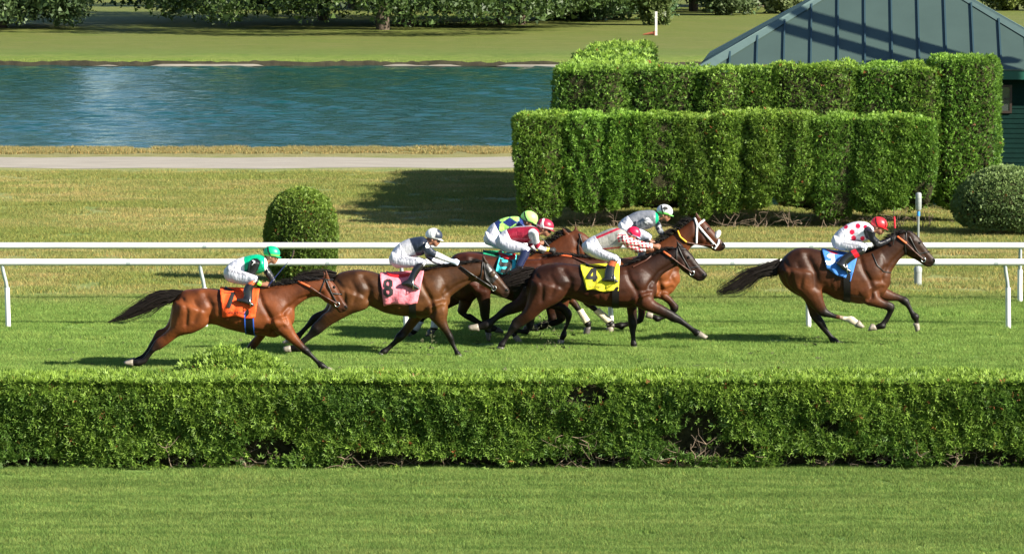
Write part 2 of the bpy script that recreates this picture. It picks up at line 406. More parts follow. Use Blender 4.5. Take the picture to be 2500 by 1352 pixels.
# ---- clipped shrubs from a revolved outline
def shrub(name, label, cat, X, Y, prof, ax, ay, n, size, base, tip, seed, group=None, lobes=3, rough=.06, stem_z=.3, stem_n=6, power=2.3, up=.35, zmin=0, core=.86, brown=.006, width=.3, lumpk=6, hide_back=True):
    """prof: list of (z, radius 0..1); cross-section a superellipse ax x ay"""
    r = np.random.default_rng(seed)
    pz = np.array([p[0] for p in prof]); pr = np.array([p[1] for p in prof])
    # area weighted samples along outline
    t = np.linspace(0, 1, 400); seg = np.concatenate([[0], np.cumsum(np.hypot(np.diff(pz), np.diff(pr) * ax))]); seg /= seg[-1]
    zz = np.interp(t, seg, pz); rr = np.interp(t, seg, pr); wgt = rr + .05; cdf = np.cumsum(wgt); cdf /= cdf[-1]
    tt = np.interp(r.random(n), cdf, t); z = np.interp(tt, seg, pz); rad = np.interp(tt, seg, pr)
    ph = r.uniform(0, 2 * math.pi, n)
    if hide_back:      # thinner at the back
        bk = (np.sin(ph) > .25) & (r.random(n) < .7); ph[bk] = -ph[bk]
    c_, s_ = np.cos(ph), np.sin(ph)
    k = (np.abs(c_) ** power + np.abs(s_) ** power) ** (-1 / power)
    p = np.stack([c_ * k * rad * ax, s_ * k * rad * ay, z], -1)
    dz = np.interp(tt + .01, seg, pr) - np.interp(tt - .01, seg, pr); dzz = np.interp(tt + .01, seg, pz) - np.interp(tt - .01, seg, pz)
    nr = np.stack([c_ * dzz, s_ * dzz, -dz * ax], -1); nr /= (np.linalg.norm(nr, axis=1)[:, None] + 1e-6)
    q = p + np.array([X, Y, 0])
    off = rough * (lump(q * np.array([1, 1, .38]), lumpk, seed + 1) + .55 * lump(q, lumpk * 2.7, seed + 2)) - r.exponential(.034, n)
    p = p + nr * off[:, None]
    am = np.clip(.40 + 2.2 * off + .5 * nr[:, 2].clip(0), 0, 1)  # bulging and upward leaves lighter: fresh growth, and sunlight worked into the colour
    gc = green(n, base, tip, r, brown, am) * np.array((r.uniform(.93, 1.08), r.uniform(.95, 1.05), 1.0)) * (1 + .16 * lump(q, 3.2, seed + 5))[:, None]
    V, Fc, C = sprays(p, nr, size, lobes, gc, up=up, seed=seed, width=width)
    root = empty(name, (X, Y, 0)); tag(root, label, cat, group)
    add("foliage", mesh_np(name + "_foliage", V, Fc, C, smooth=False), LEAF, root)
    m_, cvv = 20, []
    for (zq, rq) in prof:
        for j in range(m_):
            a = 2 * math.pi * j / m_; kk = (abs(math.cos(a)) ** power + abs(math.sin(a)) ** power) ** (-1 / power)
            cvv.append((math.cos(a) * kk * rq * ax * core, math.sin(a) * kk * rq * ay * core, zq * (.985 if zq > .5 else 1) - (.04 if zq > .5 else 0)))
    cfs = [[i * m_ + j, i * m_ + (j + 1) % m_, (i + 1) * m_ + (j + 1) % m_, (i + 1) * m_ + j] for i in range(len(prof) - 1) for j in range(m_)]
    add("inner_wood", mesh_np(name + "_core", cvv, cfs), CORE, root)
    mb = MB(); stems(mb, r, stem_n, -ax * .45, ax * .45, -ay * .6, ay * .15, stem_z, .009, .025, 3); mb.build("stem", TWIG, root, smooth=True)
    return root

AB, AT = (.072, .158, .024), (.232, .372, .048)
col_prof = lambda h, b=.28: [(b, .25), (b + .06, .70), (b + .35, .90), (h * .45, 1.0), (h * .8, 1.0), (h - .12, .99), (h - .04, .96), (h, .82), (h + .01, .0)]
FY = GY(562)
words = ["leftmost", "second", "third", "fourth", "fifth", "sixth", "seventh", "eighth", "ninth", "tenth", "eleventh", "rightmost"]
edges = [1268, 1375, 1480, 1555, 1655, 1740, 1815, 1890, 1980, 2085, 2165, 2215, 2278]
for i in range(12):
    x0, x1 = GX(edges[i], FY), GX(edges[i + 1], FY)
    h = 2.27 + [0, -.01, .0, .01, -.02, .0, .03, .02, -.04, -.03, -.02, -.06][i]
    shrub("arborvitae", f"{words[i]} clipped arborvitae{'' if i in (0, 11) else ' from the left'} in the lower front row of the tall hedge", "shrub",
          (x0 + x1) / 2, FY + .45 + .02 * ((i * 7) % 3 - 1), col_prof(h, .22 + .10 * ((i * 5) % 4)), (x1 - x0) / 2 + (.03 if i in (1, 4, 6, 9) else .09), .50, 8400, .066, AB, AT, 100 + i, "lower front row of arborvitae", rough=.11, stem_z=.65, stem_n=7, power=5, lumpk=7, up=.75, width=.22)
RY = FY + 1.5
edges2 = [1362, 1530, 1708, 1812, 1888, 2088, 2196, 2284, 2432]
for i in range(8):
    x0, x1 = GX(edges2[i], RY), GX(edges2[i + 1], RY)
    h = [3.17, 3.16, 3.13, 3.16, 3.21, 3.18, 3.18, 3.36][i]
    shrub("arborvitae", f"{['leftmost', 'second', 'third', 'fourth', 'fifth', 'sixth', 'seventh', 'tallest, rightmost'][i]} clipped arborvitae{' from the left' if 0 < i < 7 else ''} in the taller rear row of the hedge", "shrub",
          (x0 + x1) / 2, RY + .5 + .08 * (i % 2), col_prof(h, .3), (x1 - x0) / 2 + .08, .62, 10500 if i in (0, 1, 4, 7) else 7000, .070, AB, AT, 140 + i, "taller rear row of arborvitae", rough=.10, power=4.5, up=.75, width=.22)
for i in range(5):
    t = (i + .5) / 5; Yc = RY + 1.3 + 13.2 * t
    shrub("arborvitae", ["clipped arborvitae nearest the front in the row running back to the pond", "second clipped arborvitae in the row running back towards the pond", "middle clipped arborvitae in the row running back towards the pond",
                         "fourth clipped arborvitae in the row running back towards the pond", "farthest clipped arborvitae at the pond end of the row running back"][i], "shrub",
          1.95 + .65 * t, Yc, col_prof(3.18 - .05 * (i % 2), .3), 1.0 - .25 * t, 1.55, 3800, .10, AB, AT, 170 + i, "arborvitae row running back to the pond", power=3, rough=.06, hide_back=False)
shrub("arborvitae", "low clipped arborvitae tucked behind the left end of the front hedge row", "shrub", GX(1322, FY + 1.8), FY + 1.7, col_prof(2.27), .40, .7, 2500, .08, AB, AT, 180, "lower front row of arborvitae")
# round topiary by the rail
BY = GY(690)
shrub("round_bush", "dome-topped round clipped bush standing alone behind the white rails", "bush", GX(735, BY), BY + .1, [(.04, .78), (.2, .9), (.6, 1.0), (.95, .98), (1.25, .87), (1.45, .68), (1.58, .42), (1.65, .0)],
      .64, .64, 14000, .045, (.070, .135, .022), (.200, .295, .042), 200, rough=.03, stem_z=.1, power=2, brown=.015, core=.92)
# mound just behind the foreground hedge
MY = HY1 + 1.0
shrub("mounded_bush", "low rounded yellow-green bush bulging above the foreground hedge", "bush", GX(562, MY), MY, [(.0, .9), (.5, 1.0), (.85, .94), (1.0, .80), (1.1, .58), (1.16, .32), (1.19, 0)],
      .80, .75, 8000, .075, (.105, .190, .030), (.260, .365, .052), 210, rough=.045, stem_z=.1, power=2, lobes=4, width=.22, core=.9)
# blue-green juniper mound at the right
JY = GY(580)
shrub("juniper_mound", "dusty blue-green spreading juniper mound at the right edge in front of the shed", "bush", GX(2485, JY), JY + .9, [(.15, .80), (.32, .95), (.55, 1.0), (.85, .92), (1.08, .74), (1.25, .48), (1.34, 0)],
      1.24, 1.0, 10500, .055, (.080, .145, .045), (.195, .285, .090), 220, rough=.10, stem_z=.5, stem_n=9, power=2, lumpk=4)

# ---- broadleaf trees on the far bank
BROAD = mat("broad leaves", attr=True, rough=.5, spec=.4, trans=.3)
def tree(name, label, px, py, height, crad, low, seed, base=(.026, .052, .012), tip=(.075, .125, .028), trunk=.26, ncl=70, group="trees on the far bank", sx=1, dark=1.0, nleaf=165, bush=False):
    r = np.random.default_rng(seed); Y = GY(py); X = GX(px, Y)
    root = empty(name, (X, Y, .3)); tag(root, label, "tree" if not bush else "bush", group)
    mb = MB(); top = height * .75
    lean = r.normal() * .15
    pts = [(0, 0, -.4), (.03, 0, .0), (lean * .3, 0, low + .8), (lean, .1, height * .45), (lean * 1.3, 0, top)]
    mb.tube(pts, [trunk * 1.5, trunk * 1.05, trunk * .85, trunk * .55, trunk * .15], 10)
    mb.build("trunk", BARK, root, smooth=True)
    mb = MB()
    cen = []
    for i in range(ncl):
        d = r.normal(size=3); d /= np.linalg.norm(d); q = d * r.uniform(.35, 1) ** .6
        c = np.array([q[0] * crad * sx, q[1] * crad, low + (height - low) * (.5 + .5 * q[2])])
        k = 1 - .25 * max(0, (c[2] - height * .6) / height); c[0] *= k; c[1] *= k
        cen.append(c)
    for i in range(ncl // 2):
        a = r.uniform(0, 6.283); q = r.uniform(.35, 1.0) ** .5; cen.append(np.array([math.cos(a) * crad * sx * q, math.sin(a) * crad * q, low + r.uniform(.25, 1.9)]))
    for i in range(12):
        c = cen[i]; s = (lean * .6, 0, min(max(low + .3, c[2] * .55), top))
        m_ = [(s[j] + c[j]) / 2 + r.normal() * .15 for j in range(3)]
        mb.tube([s, m_, tuple(c)], [trunk * .4, trunk * .25, trunk * .08], 6)
    mb.build("limbs", BARK, root, smooth=True)
    Vs, Cs = [], []
    for c in cen:
        # every clump: leaves on an uneven ball; finer where the picture shows them
        m_ = nleaf if c[2] < 4.5 else nleaf // 3
        sz = .17 if c[2] < 4.5 else .42
        rad = r.uniform(.55, 1.0) * (crad / 4.2) ** .5 * 1.05
        d = r.normal(size=(m_, 3)); d /= np.linalg.norm(d, axis=1)[:, None]
        p = c + d * rad * r.uniform(.5, 1.05, m_)[:, None] * np.array([1.15, 1.15, .7])
        p[:, 2] = np.maximum(p[:, 2], low * .6 + .1 * r.random(m_))
        V, Fc, C = sprays(p, d + np.array([0, 0, .2]), sz, 1, green(m_, np.array(base) * dark, np.array(tip) * dark, r, .0), up=.1, width=.42, seed=r.integers(1e6), jit=.8)
        Vs.append(V); Cs.append(C)
        m_ = 60; p = c + r.normal(size=(m_, 3)) * rad * .36; p[:, 2] = np.maximum(p[:, 2], low * .8)
        V, Fc, C = sprays(p, r.normal(size=(m_, 3)), .30, 1, green(m_, np.array(base) * dark, np.array(tip) * dark, r, .0), up=0, width=.5, seed=r.integers(1e6), jit=.8)
        Vs.append(V); Cs.append(C)
    V = np.concatenate(Vs)
    add("crown", mesh_np(name + "_crown", V, np.arange(len(V)).reshape(-1, 3), np.concatenate(Cs), smooth=False), BROAD, root)
    return root
tree("broadleaf_tree", "big leafy tree at the far left bank with boughs drooping to the grass", 5, 84, 14, 6.4, .45, 301, (.055, .10, .035), (.14, .21, .075), .35, 190, sx=.66, nleaf=150)
tree("broadleaf_tree", "thick-trunked tree left of the paired trunks on the far bank", 935, 90, 17, 11, .95, 302, trunk=.32, ncl=190, sx=1.0)
tree("broadleaf_tree", "dark-trunked tree close behind the thick-trunked one on the far bank", 990, 80, 15, 8.0, .95, 303, trunk=.34, ncl=120, dark=.9)
tree("broadleaf_tree", "slender trunked tree just left of the pale trunk on the far bank", 1222, 76, 15, 5.2, 1.3, 304, trunk=.22, ncl=90)
tree("broadleaf_tree", "tree with a pale sunlit trunk on the far bank", 1268, 76, 17, 7.5, 1.0, 305, trunk=.26, ncl=130)
tree("broadleaf_tree", "low dark spreading tree left of the trunks on the far bank", 790, 66, 15, 10.5, 1.0, 306, trunk=.28, ncl=180, dark=.85)
tree("broadleaf_bush", "dense leafy bush reaching the ground left of the slim staked shrub", 1470, 64, 7.5, 3.4, .1, 307, (.045, .095, .035), (.10, .17, .06), .2, 130, bush=True)
tree("broadleaf_bush", "slim upright shrub beside the white stake on the far bank", 1597, 78, 3.6, .62, .05, 308, (.07, .11, .03), (.15, .19, .06), .06, 42, bush=True, nleaf=150)
tree("broadleaf_tree", "dark tree behind the slim staked shrub on the far bank", 1690, 42, 12, 4.2, .9, 309, trunk=.26, ncl=90, dark=.8)
tree("broadleaf_bush", "rounded bush in front of the dark trees near the shed roof", 1772, 52, 3.6, 1.25, .05, 310, (.06, .10, .035), (.13, .17, .07), .1, 60, bush=True)
tree("broadleaf_bush", "pale feathery upright shrub seen against the shed roof's left slope", 1905, 48, 3.4, .95, .05, 311, (.11, .15, .05), (.20, .24, .10), .1, 50, bush=True)
tree("broadleaf_bush", "small round-headed bush far behind the open shade on the left", 622, 26, 3.2, 1.5, .5, 312, trunk=.16, ncl=50, bush=True)
for i, px in enumerate((362, 442, 493, 570)):
    tree("broadleaf_tree", ["leftmost of the four far trunks at the top edge", "second from the left of the four far trunks at the top edge", "third from the left of the four far trunks at the top edge", "rightmost of the four far trunks at the top edge"][i],
         px, 4, 7, 2.6, 1.6, 320 + i, trunk=.2, ncl=26, nleaf=60)
tree("broadleaf_tree", "dark tree behind the feathery shrub near the shed roof", 1850, 30, 11, 4.0, .8, 330, trunk=.26, ncl=70, dark=.8)
tree("broadleaf_bush", "yellow-green shrub peeping past the right slope of the shed roof", 2475, 40, 3.6, 1.5, .05, 331, (.11, .15, .03), (.2, .24, .06), .1, 40, bush=True)
for i, (px, py, lb) in enumerate(((860, 34, "shaded tree standing behind the thick-trunked pair on the far bank"), (1075, 30, "shaded tree behind the gap between the far bank trunks"), (1150, 40, "dark low-boughed tree just left of the slender trunk"),
                                  (1345, 36, "dark tree between the pale trunk and the leafy bush"), (1560, 30, "dark tree rising behind the leafy bush and slim shrub"))):
    tree("broadleaf_tree", lb, px, py, 12, 4.6, .8, 340 + i, trunk=.25, ncl=60, dark=.8, nleaf=110)
# stake and fallen cone by the slim shrub
WHITE = mat("white painted metal", (.78, .78, .76), .35, noise=.03, nscale=3)
SY = GY(104)
MB().box(-.055, .055, -.05, .05, -.1, 1.08).box(-.065, .065, -.06, .06, .78, .84).build("stake", mat("weathered white wood", (.60, .58, .54), .8, noise=.2), None, loc=(GX(1600, SY), SY, .32), bevel=.008)
tag(bpy.data.objects["stake"], "white wooden stake standing beside the slim shrub on the far bank", "stake")
mb = MB(); mb.tube([(-.32, 0, .04), (-.05, 0, .08), (.22, -.03, .11)], [.02, .055, .085], 10); mb.box(.20, .23, -.12, .10, .0, .21)
mb.build("traffic_cone", mat("faded orange plastic", (.34, .10, .05), .6), None, loc=(GX(1585, SY), SY - .1, .32), smooth=False)
tag(bpy.data.objects["traffic_cone"], "fallen orange cone lying at the foot of the white stake", "cone")

# ================================================================== shed with standing seam roof
SH = 92.0; EZ = 2.97; X0 = GX(1705, SH); W = 8.25; CXs = X0 + W / 2; TP = .568
ROOF = mat("grey-green standing seam metal", (.062, .098, .086), .42, noise=.06, nscale=1.5, metal=.25, spec=.5)
HIPM = mat("pale green ridge flashing", (.105, .160, .150), .4, noise=.06, metal=.25)
SEAM = mat("dark seam metal", (.035, .070, .085), .45, metal=.2)
SIDE = mat("shade-dark green boards", (.003, .020, .016), .85, spec=.12, noise=.12, nscale=5, bump=.15, bscale=30)  # shade of hedge and juniper on the walls put into this green
TRIM = mat("bright green trim", (.006, .085, .055), .55, noise=.08)
shed = empty("shed", (CXs, SH + W / 2, 0)); tag(shed, "shed with green boards coloured shade-dark and grey-green metal pyramid roof behind the hedges", "shed")
o = np.array((CXs, SH + W / 2, 0)); hw = W / 2
def roof_pt(x, d): return (x, -hw + d, EZ + d * TP)      # front slope, local
sp_ = .575; nseam = int(hw // sp_)
seams = [i * sp_ - .03 for i in range(-nseam, nseam + 1)]
bounds = [-hw] + seams + [hw]
face_rot = [0, math.pi / 2, math.pi, -math.pi / 2]
for fi, rz in enumerate(face_rot):
    M = Matrix.Rotation(rz, 4, 'Z')
    for a, b_ in zip(bounds[:-1], bounds[1:]):
        da, db = hw - abs(a), hw - abs(b_)
        poly = [(a, 0), (b_, 0), (b_, db)] + ([(a, da)] if da > .01 else [])
        if db < .01: poly = [(a, 0), (b_, 0), (a, da)]
        if a < 0 < b_: poly = [(a, 0), (b_, 0), (b_, db), (0, hw), (a, da)]
        top = [Vector(roof_pt(x, d)) for x, d in poly]; bot = [p - Vector((0, 0, .03)) for p in top]; m_ = len(poly)
        V = [M @ p for p in top + bot]
        fs = [list(range(m_)), list(range(m_, 2 * m_))[::-1]] + [[i, m_ + i, m_ + (i + 1) % m_, (i + 1) % m_] for i in range(m_)]
        MB().raw(V, fs).build("roof_panel", ROOF, shed)
    for s in seams:
        d = hw - abs(s) - .10
        if d < .1: continue
        nrm = Vector((0, -TP, 1)).normalized() * .045
        A, B = Vector(roof_pt(s, -.005)), Vector(roof_pt(s, d)); wv = Vector((.017, 0, 0))
        V = [M @ q for q in (A - wv, A + wv, B + wv, B - wv, A - wv + nrm, A + wv + nrm, B + wv + nrm, B - wv + nrm)]
        MB().raw(V, [[0, 3, 2, 1], [4, 5, 6, 7], [0, 1, 5, 4], [1, 2, 6, 5], [2, 3, 7, 6], [3, 0, 4, 7]]).build("roof_seam", SEAM, shed)
    # hip flashing on the left edge of each slope
    A, B = Vector((-hw - .01, -hw - .01, EZ)), Vector((0, 0, EZ + hw * TP))
    up = Vector((0, 0, .055)); side1 = Vector((.30, 0, 0)); side2 = Vector((0, .30, 0)); dn = Vector((0, 0, .02))
    V = [M @ q for q in (A + up, B + up, A + side1 + dn + Vector((0, 0, .0)), B + side1 * .3 + dn, A + side2 + dn, B + side2 * .3 + dn)]
    MB().raw(V, [[0, 2, 3, 1], [0, 1, 5, 4], [2, 4, 5, 3], [0, 4, 2]]).build("hip_flashing", HIPM, shed)
    # fascia, soffit, wall boards
    MB().raw([M @ Vector(q) for q in ((-hw + .02, -hw + .02, EZ - .22), (hw - .02, -hw + .02, EZ - .22), (hw - .02, -hw + .02, EZ - .035), (-hw + .02, -hw + .02, EZ - .035),
              (-hw + .02, -hw + .06, EZ - .22), (hw - .02, -hw + .06, EZ - .22), (hw - .02, -hw + .06, EZ - .035), (-hw + .02, -hw + .06, EZ - .035))],
             [[0, 1, 2, 3], [7, 6, 5, 4], [0, 4, 5, 1], [3, 2, 6, 7], [0, 3, 7, 4], [1, 5, 6, 2]]).build("fascia", TRIM, shed)
    ww = hw - .45
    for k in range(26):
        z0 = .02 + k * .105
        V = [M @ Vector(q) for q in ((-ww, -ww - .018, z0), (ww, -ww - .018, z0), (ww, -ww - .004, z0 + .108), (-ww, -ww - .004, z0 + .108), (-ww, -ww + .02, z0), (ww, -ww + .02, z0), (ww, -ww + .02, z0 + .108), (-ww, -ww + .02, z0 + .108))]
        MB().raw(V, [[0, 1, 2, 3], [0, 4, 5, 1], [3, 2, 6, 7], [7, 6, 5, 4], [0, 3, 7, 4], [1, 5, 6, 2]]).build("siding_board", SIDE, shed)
    V = [M @ Vector(q) for q in ((-ww - .03, -ww - .03, 0), (-ww + .09, -ww - .03, 0), (-ww + .09, -ww + .05, 0), (-ww - .03, -ww + .05, 0), (-ww - .03, -ww - .03, EZ - .23), (-ww + .09, -ww - .03, EZ - .23), (-ww + .09, -ww + .05, EZ - .23), (-ww - .03, -ww + .05, EZ - .23))]
    MB().raw(V, [[3, 2, 1, 0], [4, 5, 6, 7], [0, 1, 5, 4], [1, 2, 6, 5], [2, 3, 7, 6], [3, 0, 4, 7]]).build("corner_board", TRIM, shed)
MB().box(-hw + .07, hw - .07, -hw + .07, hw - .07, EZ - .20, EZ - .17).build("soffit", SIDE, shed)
wx0, wx1, wz0, wz1, wy = GX(2392, SH) - CXs, GX(2464, SH) - CXs, 2.02, 2.62, -hw + .45
FRM = mat("dark brown window frame", (.035, .022, .016), .5); GLS = mat("window glass", (.05, .06, .055), .06, spec=.8)
win = MB().box(wx0, wx1, wy - .05, wy - .025, wz0, wz0 + .05).box(wx0, wx1, wy - .05, wy - .025, wz1 - .05, wz1).box(wx0, wx0 + .05, wy - .05, wy - .025, wz0 + .05, wz1 - .05).box(wx1 - .05, wx1, wy - .05, wy - .025, wz0 + .05, wz1 - .05)
win = win.box((wx0 + wx1) / 2 - .015, (wx0 + wx1) / 2 + .015, wy - .047, wy - .027, wz0 + .05, wz1 - .05).box(wx0 + .05, wx1 - .05, wy - .046, wy - .028, (wz0 + wz1) / 2 - .015, (wz0 + wz1) / 2 + .015).build("window", FRM, shed)
for i in range(2):
    for j in range(2):
        xa = wx0 + .05 if i == 0 else (wx0 + wx1) / 2 + .015; xb = (wx0 + wx1) / 2 - .015 if i == 0 else wx1 - .05
        za = wz0 + .05 if j == 0 else (wz0 + wz1) / 2 + .015; zb_ = (wz0 + wz1) / 2 - .015 if j == 0 else wz1 - .05
        MB().box(xa, xb, wy - .036, wy - .030, za, zb_).build("pane", GLS, win)
yaw = R(-4.2); shed.rotation_euler.z = yaw; cr_ = Vector((-hw, -hw, 0)); shed.location = Vector(shed.location) + cr_ - Matrix.Rotation(yaw, 3, 'Z') @ cr_
# post-and-beam frame just past the right edge: its shadow lies across the roof
def up_sun(p, h): # point at height h whose shadow falls on p
    t = (h - p[2]) / sdir.z; return np.array(p) + np.array(sdir) * t
a1 = np.array(roof_pt(GX(2262, SH + .4) - CXs, .35)) + o; a2 = np.array(roof_pt(GX(2135, SH + .4) - CXs, .25)) + o
q1, q2 = up_sun(a1, 7.6), up_sun(a2, 7.6)
fr = empty("timber_frame", (float(q1[0]), float(q1[1]), 0)); tag(fr, "tall two-post timber frame right of the shed, seen only by its shadow on the roof", "frame")
TIM = mat("grey timber", (.16, .12, .09), .85, noise=.3, nscale=6, stretch=(1, 1, .2))
for q in (q1, q2): MB().box(q[0] - .14, q[0] + .14, q[1] - .14, q[1] + .14, -.1, 12.0).build("post", TIM, fr, (q1[0], q1[1], 0), bevel=.01)
MB().box(q2[0] - .3, q1[0] + 1.6, min(q1[1], q2[1]) - .35, min(q1[1], q2[1]) - .18, 7.35, 7.6).build("beam", TIM, fr, (q1[0], q1[1], 0), bevel=.01)

# ================================================================== rails
RAILW = mat("white rail plastic", (.74, .74, .73), .38, noise=.09, nscale=3.0, spec=.4, stretch=(.35, 1, 1))
POSTM = mat("pale grey joint and arm shade", (.40, .45, .45), .4, noise=.05)  # joint grey; on the post arms it paints in their shade
def rail(label, Yr, y_top, y_bot, post_px, sec_px, lean):
    s = F / Yr; zt = P(CX, y_top, Yr)[2]; zb_ = P(CX, y_bot, Yr)[2]; zc, rad = (zt + zb_) / 2, (zt - zb_) / 2
    root = empty("running_rail", (0, Yr, 0)); tag(root, label, "rail", "white running rails")
    xs_ = [GX(p, Yr) for p in sec_px]
    for a, b_ in zip(xs_[:-1], xs_[1:]):
        MB().tube([(a + .003, 0, zc), ((a + b_) / 2, 0, zc), (b_ - .003, 0, zc)], rad, 20).build("rail_section", RAILW, root, smooth=True)
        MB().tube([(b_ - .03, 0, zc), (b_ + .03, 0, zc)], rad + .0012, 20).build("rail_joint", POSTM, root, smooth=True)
    for p in post_px:
        x = GX(p, Yr + .12)
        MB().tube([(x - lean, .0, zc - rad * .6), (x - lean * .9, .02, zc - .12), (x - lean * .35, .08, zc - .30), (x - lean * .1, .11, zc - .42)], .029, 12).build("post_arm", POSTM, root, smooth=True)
        MB().tube([(x - lean * .1, .11, zc - .40), (x, .12, .25), (x + .01, .12, -.12)], .040, 14).build("post", RAILW, root, smooth=True)
RY1 = 66.0
rail("nearer white plastic running rail with leaning posts beside the turf course", RY1, 632, 648.5, [-470, 18, 500, 990, 1491, 1974, 2462, 2950], [-700, -180, 314, 800, 1300, 1788, 2278, 2431, 2900, 3200], .065)
RY2 = GY(741)
rail("farther white plastic running rail beyond the nearer one", RY2, 592, 607.5, [-700, 2490], [-900, -190, 500, 1240, 1980, 2700, 3200], .01)
for ob in bpy.data.objects:
    if ob.name.startswith("running_rail"): del ob["group"]

# microphone post on the infield edge
PYm = GY(697); s_ = F / PYm; zz = lambda py: float(P(CX, py, PYm)[2])
mp_ = empty("microphone_post", (GX(2241, PYm), PYm, 0)); tag(mp_, "thin pole with a pale grey capsule head rising from a white pipe sleeve", "post")
GREYP = mat("pale grey plastic", (.27, .29, .28), .5, noise=.06); STEEL = mat("galvanised pole", (.28, .31, .31), .4, metal=.4)
MB().tube([(0, 0, -.05), (0, 0, zz(664))], .066, 18).build("sleeve", GREYP, mp_, smooth=True)
MB().tube([(0, 0, zz(664)), (0, 0, zz(655)), (0, 0, zz(650))], [.071, .071, .05], 18).build("sleeve_cap", GREYP, mp_, smooth=True)
MB().tube([(0, 0, zz(652)), (0, 0, zz(512))], .020, 12).build("pole", STEEL, mp_, smooth=True)
MB().tube([(0, 0, zz(527)), (0, 0, zz(516))], .029, 12).build("tape_band", mat("blue tape", (.04, .25, .6), .5), mp_, smooth=True)
hd = MB().tube([(0, 0, zz(514)), (0, 0, zz(511)), (0, 0, zz(476)), (0, 0, zz(472)), (0, 0, zz(470))], [.035, .052, .052, .045, .025], 18).build("capsule", GREYP, mp_, smooth=True)
for k in range(3): MB().tube([(0, 0, zz(504 - 9 * k)), (0, 0, zz(502.5 - 9 * k))], .0545, 18).build("capsule_ring", STEEL, hd, smooth=True)

# ================================================================== horses and riders
class Z:
    """a traced sheet: coordinates on an enlarged view -> photo pixels"""
    def __init__(s, ox, oy, k): s.o = np.array((ox, oy)); s.k = k
    def __call__(s, p): return np.asarray(p, float) / s.k + s.o
Z1, Z2, Z3, Z4 = Z(250, 560, 3.6538), Z(660, 520, 3.5578), Z(1080, 480, 3.2194), Z(1720, 480, 3.3797)
ZA, ZB, ZC, ZD, ZE, ZF = Z(1160, 490, 6.4375), Z(1400, 490, 5.8775), Z(520, 580, 5.2), Z(900, 540, 5.632), Z(1980, 510, 5.878), Z(1080, 700, 3.788)
ZP = Z(0, 0, 1)

def catmull(S, sub):
    S = np.asarray(S, float); n = len(S); out = []
    for i in range(n - 1):
        p0, p1, p2, p3 = S[max(i - 1, 0)], S[i], S[i + 1], S[min(i + 2, n - 1)]
        for t in np.linspace(0, 1, sub, endpoint=False):
            out.append(.5 * ((2 * p1) + (p2 - p0) * t + (2 * p0 - 5 * p1 + 4 * p2 - p3) * t * t + (3 * p1 - p0 - 3 * p2 + p3) * t ** 3))
    out.append(S[-1]); return np.array(out)
def st(z, rows, yo=0.0):
    """rows: (Ax, Ay, Bx, By, w[, yo]) on sheet z -> photo-pixel stations"""
    out = []
    for q in rows:
        a, b_ = z(q[0:2]), z(q[2:4]); out.append([*a, *b_, q[4], q[5] if len(q) > 5 else yo])
    return np.array(out)
def loft(stn, Yh, n=14, sub=4, power=2.25, grow=1.0, bulge=.35):
    S = catmull(stn, sub)
    A = P(S[:, 0], S[:, 1], Yh + S[:, 5]); B = P(S[:, 2], S[:, 3], Yh + S[:, 5])
    c = (A + B) / 2; h = (A - B) / 2 * grow; w = np.maximum(S[:, 4], .004) * grow
    # rounded ends
    def cap(c, h, w, cn):
        d = c - cn; d /= (np.linalg.norm(d) + 1e-9); L_ = min(np.linalg.norm(h), w) * bulge
        return [(c + d * L_ * .6, h * .8, w * .8), (c + d * L_, h * .4, w * .4)]
    e0, e1 = cap(c[0], h[0], w[0], c[1]), cap(c[-1], h[-1], w[-1], c[-2])
    cs = [e0[1], e0[0]] + list(zip(c, h, w)) + [e1[0], e1[1]]
    t = np.arange(n) * 2 * math.pi / n
    ct, sn = np.cos(t), np.sin(t); e = 2 / power
    ct = np.sign(ct) * np.abs(ct) ** e; sn = np.sign(sn) * np.abs(sn) ** e
    V = []
    for (c_, h_, w_) in cs:
        V.append(c_ + h_ * sn[:, None] + np.array([0, 1., 0]) * (w_ * ct)[:, None])
    V = np.concatenate(V); m = len(cs)
    fs = [[i * n + k, i * n + (k + 1) % n, (i + 1) * n + (k + 1) % n, (i + 1) * n + k] for i in range(m - 1) for k in range(n)]
    fs.append(list(range(n))[::-1]); fs.append([(m - 1) * n + k for k in range(n)])
    smp = np.concatenate([c, (np.linalg.norm(h, axis=1) * .5 + w * .5)[:, None]], 1)
    return V, fs, smp
def ellipsoid(px, py, rx, ry, w, Yh, yo=0, tilt=0, n=12, m=8, cut=None):
    """centre and radii in photo pixels, w lateral metres"""
    s = (Yh + yo) / F; c = P(px, py, Yh + yo); ca, sa = math.cos(tilt), math.sin(tilt)
    V = []; fs = []
    for i in range(m + 1):
        a = math.pi * i / m
        for k in range(n):
            b_ = 2 * math.pi * k / n
            u, v, q = math.sin(a) * math.cos(b_), math.cos(a), math.sin(a) * math.sin(b_)
            if cut is not None: v = max(v, cut)
            u2, v2 = u * rx * s, v * ry * s
            V.append((c[0] + u2 * ca + v2 * sa, c[1] + q * w, c[2] - u2 * sa + v2 * ca))
    for i in range(m):
        for k in range(n):
            fs.append([i * n + k, (i + 1) * n + k, (i + 1) * n + (k + 1) % n, i * n + (k + 1) % n])
    return np.array(V), fs
